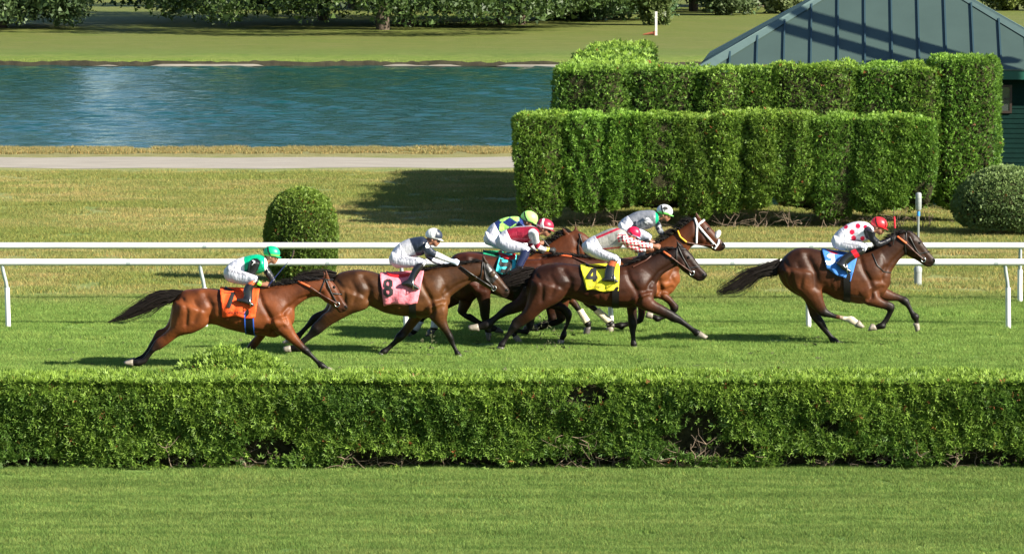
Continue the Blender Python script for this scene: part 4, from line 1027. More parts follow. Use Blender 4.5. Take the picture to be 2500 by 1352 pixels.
# ---------------------------------------------------------------- riders
SKIN = mat("skin", (.28, .125, .072), .5, noise=.08, nscale=20)
BREECH = mat("white breeches", (.56, .56, .63), .6, noise=.04, nscale=12, bump=1.0, bscale=20, stretch=(1, 1, .35))
SILK = mat("racing silks", attr=True, rough=.38, spec=.5, bump=1.0, bscale=17, stretch=(1, 1, .45))
BOOT = mat("rider boots", attr=True, rough=.22, spec=.6, coat=.3)
HELM = mat("helmet cover", attr=True, rough=.4, spec=.5)
GOG = mat("goggles", (.03, .02, .015), .1, spec=.8); GOGA = mat("amber goggles", (.30, .14, .03), .1, spec=.8)
def make_rider(d):
    Yh, z = d['Y'], d['z']; T = st(z, d['torso'])
    limb = lambda rows, yos: st(z, [list(q) + [y_] for q, y_ in zip(rows, yos)])
    thigh = {}; calf = {}; foot = {}; arm = {}
    for s, nm in ((-1, 'n'), (1, 'f')):
        dx = d.get('fardx', (10, -8)) if s > 0 else (0, 0)
        sh = lambda rows: [(q[0] + dx[0], q[1] + dx[1], q[2] + dx[0], q[3] + dx[1], q[4]) for q in rows]
        thigh[nm] = limb(sh(d['thigh']), s * np.linspace(.09, .25, len(d['thigh'])))
        calf[nm] = limb(sh(d['calf']), s * np.linspace(.26, .32, len(d['calf'])))
        foot[nm] = limb(sh(d['foot']), s * np.full(len(d['foot']), .33))
        rows = d['arm'] if s < 0 else d.get('fararm', sh(d['arm']))
        arm[nm] = limb(rows, s * np.linspace(.20, .08, len(rows)))
    body = []
    g = lambda S, k=.9: loft(S, Yh, 12, 3, 2.2, k)[:2]
    body += [g(T, .93)]
    for nm in 'nf': body += [g(thigh[nm], .9), g(calf[nm], .85), g(foot[nm], .8), g(arm[nm], .86)]
    # head
    hx, hy, rx, ry, tl = d['helmet']; tl = R(tl); hc = z((hx, hy)); rx, ry = rx / z.k, ry / z.k
    ca, sa = math.cos(tl), math.sin(tl)
    loc = lambda u, v: hc + np.array((u * rx * ca - v * ry * sa, u * rx * sa + v * ry * ca))     # u forward, v down
    mm = Yh / F
    def el(u, v, a, b_, w, yo=0, t=0): 
        c = loc(u, v); return ellipsoid(c[0], c[1], a * rx, b_ * ry, w, Yh, yo, tl + t)
    body += [el(.02, .15, .82, .85, .080), el(.26, .80, .50, .62, .066), el(.40, 1.22, .28, .26, .046), el(.74, .88, .13, .20, .018, 0, -.3), el(.56, .62, .24, .16, .058), el(.66, 1.12, .10, .07, .028)]
    for s in (-1, 1): body += [el(-.12, .72, .10, .17, .014, s * .078)]
    nk = T[-1]; c0 = np.array(((nk[0] + nk[2]) / 2, (nk[1] + nk[3]) / 2)); c1 = loc(.05, .75)
    Sn = np.array([[c0[0] - 1, c0[1] - 9, c0[0] + 1, c0[1] + 9, .055, 0], [c1[0] - 3, c1[1] - 9, c1[0] + 3, c1[1] + 9, .055, 0]]); body += [loft(Sn, Yh, 12, 4)[:2]]
    # hands: palm, four curled fingers, thumb
    hands = {}
    for s, nm in ((-1, 'n'), (1, 'f')):
        a = arm[nm]; e = a[-1]; pe = np.array(((e[0] + e[2]) / 2, (e[1] + e[3]) / 2)); w0 = P(*pe, Yh + e[5])
        tgt = P(*z(d['hand'] if s < 0 else d.get('farhand', np.array(d['hand']) + 6)), Yh + s * .06)
        f_ = tgt - w0; L_ = np.linalg.norm(f_); f_ /= L_; L_ = min(L_, .13); pc = w0 + f_ * L_ * .5
        upv = np.array((0, 0, 1.)) - f_ * f_[2]; upv /= np.linalg.norm(upv); lat = np.cross(f_, upv)
        mbh = MB(); mbh.tube([w0 - f_ * .03, w0, pc, w0 + f_ * L_ * .72], [.030, .030, .037, .034], 10); hp = [(np.array(mbh.v), mbh.f)]
        for k in range(4):
            b0 = w0 + f_ * (L_ * .62) + upv * (.030 - .019 * k) - lat * s * .012
            ln = (.030, .034, .032, .025)[k]
            q = [b0, b0 + f_ * ln - lat * s * .012, b0 + f_ * (ln + .006) + lat * s * .022, b0 + f_ * (ln * .35) + lat * s * .034]
            mbh = MB(); mbh.tube(q, [.0115, .011, .0105, .009], 8); hp.append((np.array(mbh.v), mbh.f))
        b0 = w0 + f_ * L_ * .35 + upv * .034; mbh = MB(); mbh.tube([b0 - upv * .01, b0 + f_ * .03 + upv * .008, b0 + f_ * .058 - upv * .002], [.013, .012, .010], 8); hp.append((np.array(mbh.v), mbh.f))
        hands[nm] = (hp, tgt); body += hp
    V, Fc = fused(body, .0105, 1)
    X = float(V[:, 0].mean()); base = z((d['foot'][1][2], d['foot'][1][3])); org = np.array((X, Yh, float(P(*base, Yh)[2])))
    root = add("person", mesh_np("person", V - org, Fc), SKIN, None, tuple(org)); tag(root, d['label'], "person", "jockeys in racing silks")
    if d.get('gloves'):
        for nm in 'nf':
            Vg, Fg = fused([((q[0] - q[0].mean(0)) * 1.08 + q[0].mean(0), q[1]) for q in hands[nm][0]], .006, 1); add("glove", mesh_np("glove", Vg - org, Fg), d['gloves'], root)
    # jacket
    jp, smp, val = [], [], []
    wi = d.get('waist', 2)
    Tj = T[wi:]; 
    def cj(S, k, tagv, pw=2.2):
        V_, f_, s_ = loft(S, Yh, 16, 4, pw, k); jp.append((V_, f_)); smp.append(s_); val.append(np.stack([np.full(len(s_), tagv), np.linspace(0, 1, len(s_))], -1))
    cj(Tj, 1.02, 0)
    for k, nm in ((1, 'n'), (2, 'f')): cj(arm[nm], 1.05, k)
    V, Fc = fused(jp, .009, 2); S = np.concatenate(smp); v2, _ = nearest(V, S, np.concatenate(val))
    px, py = proj(V); uv = (np.stack([px, py], -1) - z.o) * z.k
    c = d['silks'](v2[:, 0], v2[:, 1], uv[:, 0], uv[:, 1], V[:, 1] - Yh)
    jk = add("jacket", mesh_np("jacket", V - org, Fc, c), SILK, root); jbv = bvh_of(V, Fc)
    for q in d.get('sleeve', []): digit(jbv, q[0], z, *q[1:6], WHITEP, jk, org, tilt=q[6], lift=.005)
    # breeches
    bp_ = [loft(T[:wi + 1], Yh, 16, 4, 2.2, 1.05)[:2]] + [loft(thigh[nm], Yh, 14, 4, 2.2, 1.04)[:2] for nm in 'nf']
    V, Fc = fused(bp_, .010, 3); br = add("breeches", mesh_np("breeches", V - org, Fc), BREECH, root); bbv = bvh_of(V, Fc)
    for (s_, cx, cy, size, tilt) in d.get('legtext', []): print_text(bbv, s_, z, cx, cy, size, tilt, mat("grey sponsor print", (.12, .12, .14), .7), br, org)
    # boots
    for nm in 'nf':
        V, Fc = fused([loft(calf[nm], Yh, 14, 4, 2.2, 1.0)[:2], loft(foot[nm], Yh, 12, 4, 2.2, 1.0)[:2]], .010, 1)
        px, py = proj(V); uv = (np.stack([px, py], -1) - z.o) * z.k
        c = np.tile(np.array((.012, .011, .011)), (len(V), 1))
        if 'boottop' in d:
            a_ = np.array(d['calf'][0][:4]).reshape(2, 2).mean(0); b_ = np.array(d['calf'][-1][:4]).reshape(2, 2).mean(0); ax = (b_ - a_); L2 = ax @ ax
            t = ((uv - a_) @ ax) / L2; bc, t0, t1 = d['boottop']; k = (t > t0) & (t < t1); c[k] = bc
        add("boot", mesh_np("boot", V - org, Fc, c), BOOT, root)
    # stirrup irons belong to the saddle
    # helmet, peak, goggles
    def hel(V): px, py = proj(V); uv_ = np.stack([px, py], -1) - hc; return (uv_[:, 0] * ca + uv_[:, 1] * sa) / rx, (-uv_[:, 0] * sa + uv_[:, 1] * ca) / ry
    V_, f_ = ellipsoid(hc[0], hc[1], rx, ry, rx * mm * .80, Yh, 0, tl, 28, 18, cut=-.42)
    u, v = hel(V_); ho = add("helmet", mesh_np("helmet", V_ - org, f_, d['hcol'](u, v)), HELM, root)
    c = loc(.72, .40); V_, f_ = ellipsoid(c[0], c[1], rx * .50, ry * .085, rx * mm * .62, Yh, 0, tl + .10, 18, 8); u, v = hel(V_)
    add("peak", mesh_np("peak", V_ - org, f_, np.tile(np.array(d['peak']), (len(V_), 1))), HELM, ho)
    V_, f_ = el(.58, .64, .30, .19, .066, 0, .1); MB().raw(V_, f_).build("goggles", d.get('gog', GOG), root, org, smooth=True)
    Vs = [Vector(P(*loc(math.cos(a) * 1.0 * .25 - .32 + .0, -math.sin(a) * .98), Yh + 0) ) for a in ()]
    if 'strap' in d:
        hb = BVHTree.FromPolygons([tuple(q) for q in np.asarray(ellipsoid(hc[0], hc[1], rx, ry, rx * mm * .80, Yh, 0, tl, 28, 18, cut=-.42)[0])], f_ if False else ellipsoid(hc[0], hc[1], rx, ry, rx * mm * .80, Yh, 0, tl, 28, 18, cut=-.42)[1])
        mb = ribbon(hb, [loc(*q) for q in d['strap']], 3.2, .004, 1.5)
        if mb.v: mb.build("goggle_strap", d.get('strapm', LEATHER), ho, org)
        for nm_, pts, wd, m_ in d.get('hmarks', []):
            mb = ribbon(hb, [loc(*q) for q in pts], wd, .005, 1.2)
            if mb.v: mb.build(nm_, m_, ho, org)
    # collar
    return dict(root=root, hand=hands['n'][1], farhand=hands['f'][1], org=org, jbv=jbv, foot=foot, Yh=Yh)
def stirrups(rider, saddle, org):
    for nm in 'nf':
        S = rider['foot'][nm]; k = S[len(S) // 2]; top = P((k[0] + k[2]) / 2 - 2, min(k[1], k[3]) - 10, rider['Yh'] + k[5]); bot = P((k[0] + k[2]) / 2, max(k[1], k[3]) + 1.5, rider['Yh'] + k[5])
        w = .055; pts = [top, top + np.array((0, -w * .7, -.03)), bot + np.array((0, -w, .0)), bot + np.array((0, w, 0)), top + np.array((0, w * .7, -.03)), top]
        MB().tube(pts, .008, 6).build("stirrup", BITM, saddle, org, smooth=True)
def whip(label, z, pts, Y, m1, grip=None):
    P3 = [P(*z(q), Y) for q in pts]; org = P3[0]
    w = MB().tube(P3, list(np.linspace(.009, .0045, len(P3))), 8).build("riding_whip", m1, None, org, tuple(map(float, org)), smooth=True); tag(w, label, "whip", "riding whips")
    if grip: MB().tube([P(*z(q), Y) for q in grip[0]], .013, 8).build("flap", grip[1], w, org, smooth=True)
    return w
# ---------------------------------------------------------------- traced figures
def clothm(name, c): return mat(name, c, .75, noise=.12, nscale=9, bump=1.0, bscale=15, spec=.25)
BAY, BAYL = (.105, .036, .014), (.185, .070, .024)
DBAY, DBAYL = (.040, .019, .011), (.120, .052, .020)
DARK, DARKL = (.034, .016, .010), (.085, .034, .016)
H7 = dict(Y=60.15, z=Z1, seed=1, coat=(0.0560, 0.0144, 0.0045), lite=(0.1584, 0.0442, 0.0117),
    label="bay horse in orange cloth numbered 7, last of the field, hind legs stretched out behind",
    torso=[(655, 610, 625, 800, .10), (720, 545, 660, 890, .21), (800, 530, 790, 900, .26), (900, 523, 930, 850, .275), (1000, 527, 1010, 850, .28), (1120, 540, 1120, 888, .29), (1240, 545, 1240, 918, .30),
           (1340, 530, 1350, 938, .28), (1430, 515, 1450, 950, .25), (1530, 520, 1540, 965, .23), (1630, 560, 1620, 920, .20), (1688, 660, 1690, 850, .12)],
    neck=[(1440, 520, 1640, 820, .20), (1540, 492, 1690, 740, .165), (1660, 478, 1740, 680, .13), (1780, 450, 1830, 618, .11), (1890, 438, 1910, 600, .10), (1980, 435, 1960, 620, .09)],
    head=[(1985, 430, 1945, 610, .080), (2040, 450, 1990, 650, .092), (2085, 500, 2035, 672, .082), (2115, 555, 2055, 690, .066), (2150, 625, 2085, 715, .052), (2185, 675, 2105, 740, .048), (2195, 700, 2130, 745, .034)],
    ears=[((1975, 440), (2035, 445), (1992, 345, -.05)), ((1965, 435), (2010, 430), (1968, 350, .05))],
    muscle=[(760, 700, 120, 150, .10, -.22), (1500, 760, 90, 150, .09, -.19), (850, 640, 110, 90, .08, -.22)],
    legs=[('h', 'n', Z1, [(640, 640, 980, 760, .16), (608, 760, 940, 850, .15), (598, 860, 820, 920, .12), (575, 900, 690, 950, .085), (525, 945, 590, 1020, .06), (470, 985, 520, 1070, .048), (425, 1060, 465, 1090, .034), (375, 1125, 420, 1155, .030), (345, 1150, 385, 1197, .038), (300, 1165, 320, 1215, .032), (262, 1168, 280, 1214, .034)],
            dict(knee=6, hoof=[(270, 1160, 275, 1217), (192, 1178, 212, 1205)], pale=True)),
          ('h', 'f', Z1, [(620, 660, 900, 780, .15), (600, 780, 860, 880, .13), (570, 850, 760, 930, .11), (540, 880, 650, 930, .08), (490, 895, 560, 985, .055), (462, 935, 515, 1010, .046), (425, 1010, 465, 1045, .034), (375, 1085, 415, 1110, .030), (345, 1115, 380, 1155, .038), (310, 1140, 325, 1180, .032), (280, 1150, 292, 1190, .034)],
            dict(knee=6, hoof=[(285, 1140, 292, 1192), (215, 1165, 235, 1190)])),
          ('f', 'n', Z1, [(1660, 760, 1450, 850, .13), (1695, 850, 1560, 930, .11), (1725, 920, 1610, 962, .085), (1765, 980, 1690, 1022, .06), (1805, 1030, 1755, 1072, .050), (1838, 1055, 1795, 1107, .046), (1872, 1100, 1840, 1136, .033), (1930, 1160, 1905, 1196, .030), (1968, 1190, 1935, 1232, .037), (2005, 1217, 1985, 1252, .030)],
            dict(knee=5, hoof=[(2018, 1226, 1996, 1262), (2082, 1256, 2022, 1281)], pale=True)),
          ('f', 'f', Z1, [(1520, 840, 1380, 900, .12), (1480, 920, 1365, 945, .10), (1430, 985, 1330, 985, .075), (1370, 1060, 1285, 1050, .055), (1335, 1095, 1265, 1075, .047), (1290, 1135, 1248, 1112, .034), (1245, 1190, 1208, 1168, .030), (1225, 1215, 1180, 1195, .037), (1200, 1235, 1170, 1220, .03)],
            dict(knee=4, hoof=[(1205, 1235, 1165, 1225), (1185, 1275, 1140, 1262)]))],
    eye=(2067, 515), nostril=(2168, 693), mane=[(1440, 515), (1550, 485), (1660, 475), (1740, 455), (1850, 440), (1960, 436)], manelen=42, maneang=2.75, manedrop=.22,
    tail=[[(720, 545), (620, 545), (500, 560), (400, 605), (250, 700), (150, 765), (45, 825)], [(690, 590), (610, 650), (540, 665), (430, 720), (330, 760), (200, 805), (50, 832)]],
    bridle_label="brown and black bridle with orange-gripped reins on the last bay horse",
    straps=[("cheek_strap", [(1990, 440), (2040, 560), (2090, 655)]), ("brow_band", [(1985, 448), (2060, 452)]), ("nose_band", [(2055, 570), (2138, 580)]), ("throat_strap", [(1985, 450), (1942, 555), (1950, 600)])],
    bit=(2095, 668), reins=[("rein_grip", [(1728, 455), (1850, 512)], ORANGE, .016), ("rein", [(1850, 512), (1960, 585), (2090, 660)], BROWNL, .010)],
    cloth=[(1048, 538), (1400, 548), (1360, 792), (1072, 775)], clothm=clothm("orange saddlecloth", (.85, .095, .018)), number=('7', Z1, 1128, 622, 85, 150, 34), seedc=1,
    clothtext=[("SARATOGA", Z1, 1200, 745, 34, .05, BLACKP)],
    cloth_label="orange saddlecloth with black 7 on the last horse", girth=611, gw=20, girthtrim=mat("blue webbing", (.02, .10, .5), .6), saddle_label="small black racing saddle with blue-edged girth over the orange cloth")
H8 = dict(Y=62.07, z=Z2, seed=2, coat=(0.0184, 0.0077, 0.0037), lite=(0.0903, 0.0337, 0.0096),
    label="dark bay horse in pink cloth numbered 8 with a black blinker hood, neck outstretched",
    torso=[(520, 600, 500, 760, .10), (580, 530, 540, 830, .20), (680, 497, 700, 850, .26), (780, 490, 830, 805, .28), (880, 505, 900, 822, .28), (980, 535, 985, 862, .29), (1100, 545, 1100, 888, .30), (1230, 530, 1230, 903, .29), (1340, 500, 1340, 912, .26), (1430, 490, 1430, 905, .24), (1500, 520, 1500, 860, .19), (1540, 640, 1545, 800, .11)],
    neck=[(1340, 495, 1500, 800, .20), (1430, 465, 1548, 745, .16), (1550, 448, 1620, 685, .13), (1670, 430, 1700, 630, .11), (1770, 415, 1770, 595, .10), (1850, 410, 1810, 610, .09)],
    head=[(1860, 408, 1800, 605, .082), (1910, 445, 1850, 635, .092), (1955, 500, 1905, 665, .082), (2000, 560, 1945, 692, .066), (2040, 615, 1985, 717, .052), (2072, 655, 2015, 738, .048), (2080, 680, 2045, 742, .034)],
    ears=[((1845, 420), (1905, 440), (1836, 348, -.05)), ((1830, 415), (1885, 420), (1850, 345, .05))],
    muscle=[(640, 680, 120, 140, .10, -.22), (1400, 720, 85, 150, .09, -.19), (760, 610, 110, 90, .08, -.22)],
    legs=[('h', 'n', Z2, [(560, 640, 880, 760, .16), (530, 740, 840, 830, .15), (500, 840, 720, 872, .12), (450, 880, 620, 922, .085), (405, 930, 510, 985, .06), (360, 975, 432, 1050, .048), (320, 1040, 370, 1088, .034), (250, 1100, 300, 1140, .030), (213, 1140, 252, 1197, .038), (170, 1152, 187, 1202, .032)],
            dict(knee=5, hoof=[(172, 1150, 180, 1204), (112, 1165, 128, 1207)], pale=True)),
          ('h', 'f', Z2, [(540, 660, 800, 780, .15), (500, 760, 740, 840, .13), (470, 830, 640, 890, .10), (430, 850, 560, 905, .075), (385, 870, 470, 925, .055), (350, 900, 415, 950, .046), (312, 955, 352, 990, .034), (248, 1025, 290, 1055, .030), (205, 1055, 247, 1100, .038), (168, 1082, 190, 1122, .032)],
            dict(knee=5, hoof=[(160, 1084, 178, 1126), (103, 1118, 128, 1138)], pale=True)),
          ('f', 'n', Z2, [(1540, 760, 1330, 830, .13), (1545, 850, 1380, 912, .11), (1535, 930, 1430, 962, .08), (1560, 1010, 1495, 1032, .055), (1592, 1075, 1535, 1092, .046), (1607, 1130, 1560, 1142, .032), (1632, 1185, 1590, 1192, .030), (1648, 1212, 1605, 1222, .036), (1655, 1228, 1612, 1238, .032)],
            dict(knee=4, hoof=[(1655, 1222, 1608, 1234), (1677, 1257, 1616, 1264)])),
          ('f', 'f', Z2, [(1400, 830, 1230, 890, .12), (1330, 905, 1200, 915, .09), (1280, 960, 1170, 962, .07), (1205, 1050, 1122, 1022, .05), (1160, 1097, 1088, 1060, .047), (1112, 1132, 1065, 1100, .034), (1042, 1192, 1000, 1160, .030), (1012, 1217, 960, 1190, .036), (990, 1228, 950, 1212, .032)],
            dict(knee=4, hoof=[(990, 1222, 948, 1208), (965, 1258, 930, 1248)]))],
    eye=(1928, 530), nostril=(2052, 672), mane=[(1345, 490), (1430, 462), (1550, 445), (1670, 428), (1770, 413), (1850, 408)], manelen=30, maneang=2.8, manedrop=.2,
    tail=[[(580, 520), (500, 500), (400, 505), (300, 520), (230, 545), (190, 580)], [(560, 570), (480, 570), (400, 570), (310, 570), (240, 580), (190, 590)]],
    bridle_label="black bridle with black blinker hood on the horse in pink cloth",
    straps=[("cheek_strap", [(1852, 430), (1872, 570), (1940, 645)]), ("throat_strap", [(1845, 425), (1832, 540), (1810, 600)])],
    hood=[[(1862, 425), (1910, 455), (1950, 505), (1985, 548)], [(1855, 470), (1870, 540), (1890, 590), (1935, 610)]],
    bit=(1942, 652), reins=[("rein", [(1650, 462), (1750, 532), (1900, 630), (1942, 655)], LEATHER, .013)],
    cloth=[(952, 540), (1332, 520), (1275, 790), (985, 800)], clothm=clothm("pink saddlecloth", (.80, .22, .27)), number=('8', Z2, 1024, 650, 66, 140, 26),
    cloth_label="pink saddlecloth with black 8", girth=1008, gw=17, saddle_label="racing saddle with red seat panel over the pink cloth", saddlem=mat("red saddle panel", (.45, .012, .018), .5))
H4 = dict(Y=63.0, z=Z3, seed=3, coat=(0.0105, 0.0040, 0.0024), lite=(0.0481, 0.0142, 0.0055),
    label="dark brown horse in yellow cloth numbered 4 at the front of the middle bunch",
    torso=[(700, 600, 665, 760, .10), (740, 555, 700, 850, .20), (830, 525, 830, 860, .26), (930, 520, 960, 795, .28), (1040, 533, 1050, 812, .28), (1150, 550, 1150, 850, .29), (1270, 555, 1270, 866, .30), (1390, 545, 1390, 872, .28), (1480, 535, 1480, 872, .26), (1560, 530, 1560, 860, .24), (1630, 570, 1630, 820, .19), (1668, 660, 1672, 770, .11)],
    neck=[(1450, 535, 1620, 800, .20), (1550, 495, 1675, 700, .16), (1650, 455, 1730, 615, .13), (1740, 420, 1790, 575, .11), (1830, 398, 1845, 545, .10)],
    head=[(1850, 392, 1845, 545, .082), (1905, 400, 1875, 575, .092), (1955, 445, 1910, 602, .082), (1995, 500, 1950, 632, .066), (2035, 555, 1985, 652, .052), (2072, 592, 2005, 664, .048), (2083, 615, 2040, 664, .034)],
    ears=[((1840, 405), (1890, 395), (1838, 335, -.05)), ((1850, 400), (1900, 395), (1862, 348, .05))],
    muscle=[(800, 690, 110, 130, .10, -.22), (1530, 700, 80, 140, .09, -.19), (880, 620, 100, 80, .08, -.22)],
    legs=[('h', 'n', Z3, [(690, 650, 990, 740, .16), (668, 770, 930, 820, .15), (650, 860, 800, 892, .12), (615, 915, 720, 960, .082), (555, 960, 655, 1002, .058), (530, 1010, 600, 1042, .045), (505, 1060, 550, 1082, .034), (470, 1120, 510, 1135, .030), (440, 1160, 490, 1175, .037), (438, 1178, 480, 1188, .032)],
            dict(knee=5, hoof=[(434, 1172, 488, 1184), (430, 1213, 476, 1217)])),
          ('h', 'f', Z3, [(640, 700, 800, 860, .13), (580, 800, 660, 892, .09), (500, 845, 560, 922, .058), (450, 885, 490, 947, .042), (390, 940, 420, 987, .033), (322, 985, 377, 1032, .039), (282, 1004, 302, 1047, .033)],
            dict(knee=3, hoof=[(278, 1000, 290, 1052), (203, 1014, 215, 1053)], pale=True)),
          ('f', 'n', Z3, [(1660, 740, 1460, 820, .13), (1665, 810, 1560, 882, .10), (1730, 850, 1640, 912, .08), (1795, 890, 1740, 950, .06), (1852, 925, 1800, 982, .047), (1902, 965, 1870, 1005, .034), (1977, 1025, 1950, 1060, .030), (2017, 1050, 1985, 1092, .037), (2030, 1064, 2005, 1100, .032)],
            dict(knee=4, hoof=[(2025, 1056, 1997, 1100), (2086, 1098, 2058, 1120)], pale=True)),
          ('f', 'f', Z3, [(1560, 780, 1440, 820, .12), (1532, 860, 1445, 865, .09), (1530, 930, 1455, 930, .06), (1532, 1000, 1460, 1005, .047), (1522, 1060, 1470, 1060, .033), (1522, 1120, 1480, 1120, .030), (1527, 1160, 1480, 1160, .036), (1528, 1180, 1486, 1182, .032)],
            dict(knee=3, hoof=[(1530, 1172, 1482, 1176), (1536, 1213, 1486, 1216)]))],
    eye=(1935, 478), nostril=(2055, 618), mane=[(1450, 530), (1550, 490), (1650, 450), (1740, 415), (1830, 392)], manelen=28, maneang=2.8, manedrop=.2,
    tail=[[(725, 560), (660, 562), (590, 590), (520, 625), (470, 660), (420, 700)], [(710, 620), (690, 690), (620, 700), (560, 705), (500, 715), (430, 725)]],
    bridle_label="dark bridle with orange-gripped reins on the horse in yellow cloth",
    straps=[("cheek_strap", [(1852, 392), (1892, 480), (1957, 592)]), ("nose_band", [(1940, 562), (2020, 548)]), ("throat_strap", [(1845, 400), (1838, 480), (1850, 540)]), ("brow_band", [(1855, 405), (1910, 415)])],
    bit=(1962, 600), reins=[("rein_grip", [(1705, 410), (1795, 472)], ORANGE, .016), ("rein", [(1795, 472), (1870, 530), (1958, 594)], BROWNL, .010), ("rein_grip", [(1700, 410), (1668, 442)], ORANGE, .015), ("rein", [(1668, 442), (1600, 500), (1500, 550)], BROWNL, .010)],
    cloth=[(1085, 552), (1392, 545), (1386, 745), (1132, 735)], clothm=clothm("yellow saddlecloth", (.78, .68, .035)), number=('4', Z3, 1182, 612, 78, 105, 27), clothtext=[("Saratoga", Z3, 1200, 705, 30, .05, BLACKP)],
    cloth_label="yellow saddlecloth with black 4", girth=1502, gw=17, saddle_label="small black racing saddle over the yellow cloth")
H3 = dict(Y=63.53, z=Z4, seed=4, coat=(0.0189, 0.0070, 0.0033), lite=(0.0820, 0.0256, 0.0085),
    label="leading dark bay horse in blue cloth with white blaze, legs gathered beneath it",
    torso=[(630, 530, 605, 640, .10), (670, 480, 660, 740, .19), (750, 428, 800, 830, .25), (850, 420, 920, 820, .27), (960, 440, 985, 795, .28), (1070, 460, 1080, 845, .29), (1180, 470, 1190, 868, .29), (1290, 465, 1300, 885, .27), (1380, 440, 1390, 850, .25), (1460, 430, 1470, 810, .21), (1520, 560, 1515, 750, .12)],
    neck=[(1310, 462, 1490, 770, .20), (1400, 425, 1535, 640, .16), (1480, 380, 1570, 575, .13), (1560, 315, 1620, 510, .115), (1640, 285, 1660, 480, .10)],
    head=[(1660, 283, 1660, 480, .082), (1725, 295, 1695, 500, .092), (1770, 335, 1735, 520, .082), (1810, 390, 1770, 540, .066), (1850, 450, 1800, 562, .052), (1890, 495, 1825, 578, .048), (1910, 520, 1865, 580, .034)],
    ears=[((1680, 300), (1730, 305), (1643, 270, -.05)), ((1690, 295), (1735, 300), (1665, 268, .05))],
    muscle=[(760, 600, 130, 140, .10, -.22), (1370, 660, 85, 150, .09, -.19), (850, 540, 110, 90, .08, -.22), (1460, 740, 60, 70, .08, -.12)],
    legs=[('h', 'n', Z4, [(640, 600, 960, 640, .16), (680, 720, 975, 740, .15), (780, 810, 975, 802, .12), (850, 880, 990, 870, .085), (918, 950, 1010, 920, .058), (960, 985, 1030, 940, .045), (1060, 1005, 1080, 965, .033), (1150, 1025, 1165, 985, .030), (1200, 1042, 1217, 988, .037), (1242, 1068, 1262, 1015, .032)],
            dict(knee=5, hoof=[(1238, 1072, 1272, 1016), (1290, 1084, 1320, 1070)], pale=True, sock=3)),
          ('h', 'f', Z4, [(720, 780, 920, 820, .13), (810, 840, 922, 880, .09), (850, 920, 942, 920, .07), (870, 990, 962, 980, .053), (920, 1050, 992, 1030, .040), (970, 1112, 1020, 1085, .032), (1020, 1167, 1060, 1140, .031), (1040, 1202, 1100, 1180, .037), (1082, 1222, 1120, 1195, .032)],
            dict(knee=4, hoof=[(1085, 1224, 1125, 1192), (1120, 1234, 1212, 1229)])),
          ('f', 'n', Z4, [(1420, 720, 1240, 800, .12), (1440, 808, 1310, 882, .10), (1480, 850, 1430, 917, .065), (1532, 865, 1490, 932, .050), (1572, 905, 1508, 947, .047), (1532, 1010, 1488, 985, .033), (1500, 1057, 1455, 1033, .031), (1490, 1082, 1430, 1050, .037), (1440, 1096, 1410, 1060, .031)],
            dict(knee=4, hoof=[(1422, 1098, 1400, 1052), (1350, 1107, 1374, 1052)], pale=True)),
          ('f', 'f', Z4, [(1480, 740, 1400, 840, .10), (1560, 785, 1500, 862, .07), (1630, 815, 1590, 862, .050), (1682, 840, 1620, 882, .047), (1702, 890, 1660, 910, .033), (1732, 945, 1690, 965, .030), (1767, 980, 1710, 1000, .037), (1767, 1022, 1730, 1032, .031)],
            dict(knee=3, hoof=[(1770, 1045, 1722, 1045), (1776, 1092, 1743, 1114)], pale=True))],
    eye=(1775, 380), nostril=(1888, 525), mane=[(1330, 460), (1400, 425), (1480, 378), (1560, 312), (1640, 282), (1680, 285)], manelen=24, maneang=2.7, manedrop=.2, blaze=[(1783, 348), (1815, 395), (1850, 448)],
    tail=[[(625, 515), (560, 540), (500, 560), (420, 590), (330, 620), (220, 690), (130, 745), (95, 780)], [(610, 560), (600, 640), (520, 650), (450, 665), (380, 720), (290, 780), (180, 805), (105, 812)]],
    bridle_label="dark bridle with orange-gripped reins on the leading horse", bridlem=LEATHER,
    straps=[("cheek_strap", [(1692, 330), (1742, 430), (1803, 515)]), ("nose_band", [(1770, 472), (1858, 452)]), ("throat_strap", [(1665, 300), (1655, 400), (1662, 478)]), ("neck_strap", [(1385, 470), (1425, 565), (1480, 620), (1538, 628)])],
    bit=(1806, 520), reins=[("rein_grip", [(1592, 330), (1665, 385)], ORANGE, .016), ("rein", [(1665, 385), (1730, 450), (1803, 515)], BROWNL, .010)],
    cloth=[(972, 448), (1262, 492), (1205, 700), (1008, 600)], clothm=clothm("blue saddlecloth", (.05, .18, .52)), number=('3', Z4, 1030, 490, 75, 120, 30), numc='w', clothtext=[("Sponsor", Z4, 1040, 585, 1, .75, WHITEP)],
    cloth_label="blue saddlecloth with white numeral on the leading horse", girth=2064, gw=17, saddle_label="racing saddle with red panel over the blue cloth", saddlem=mat("red saddle panel"))
H3['clothtext'] = []
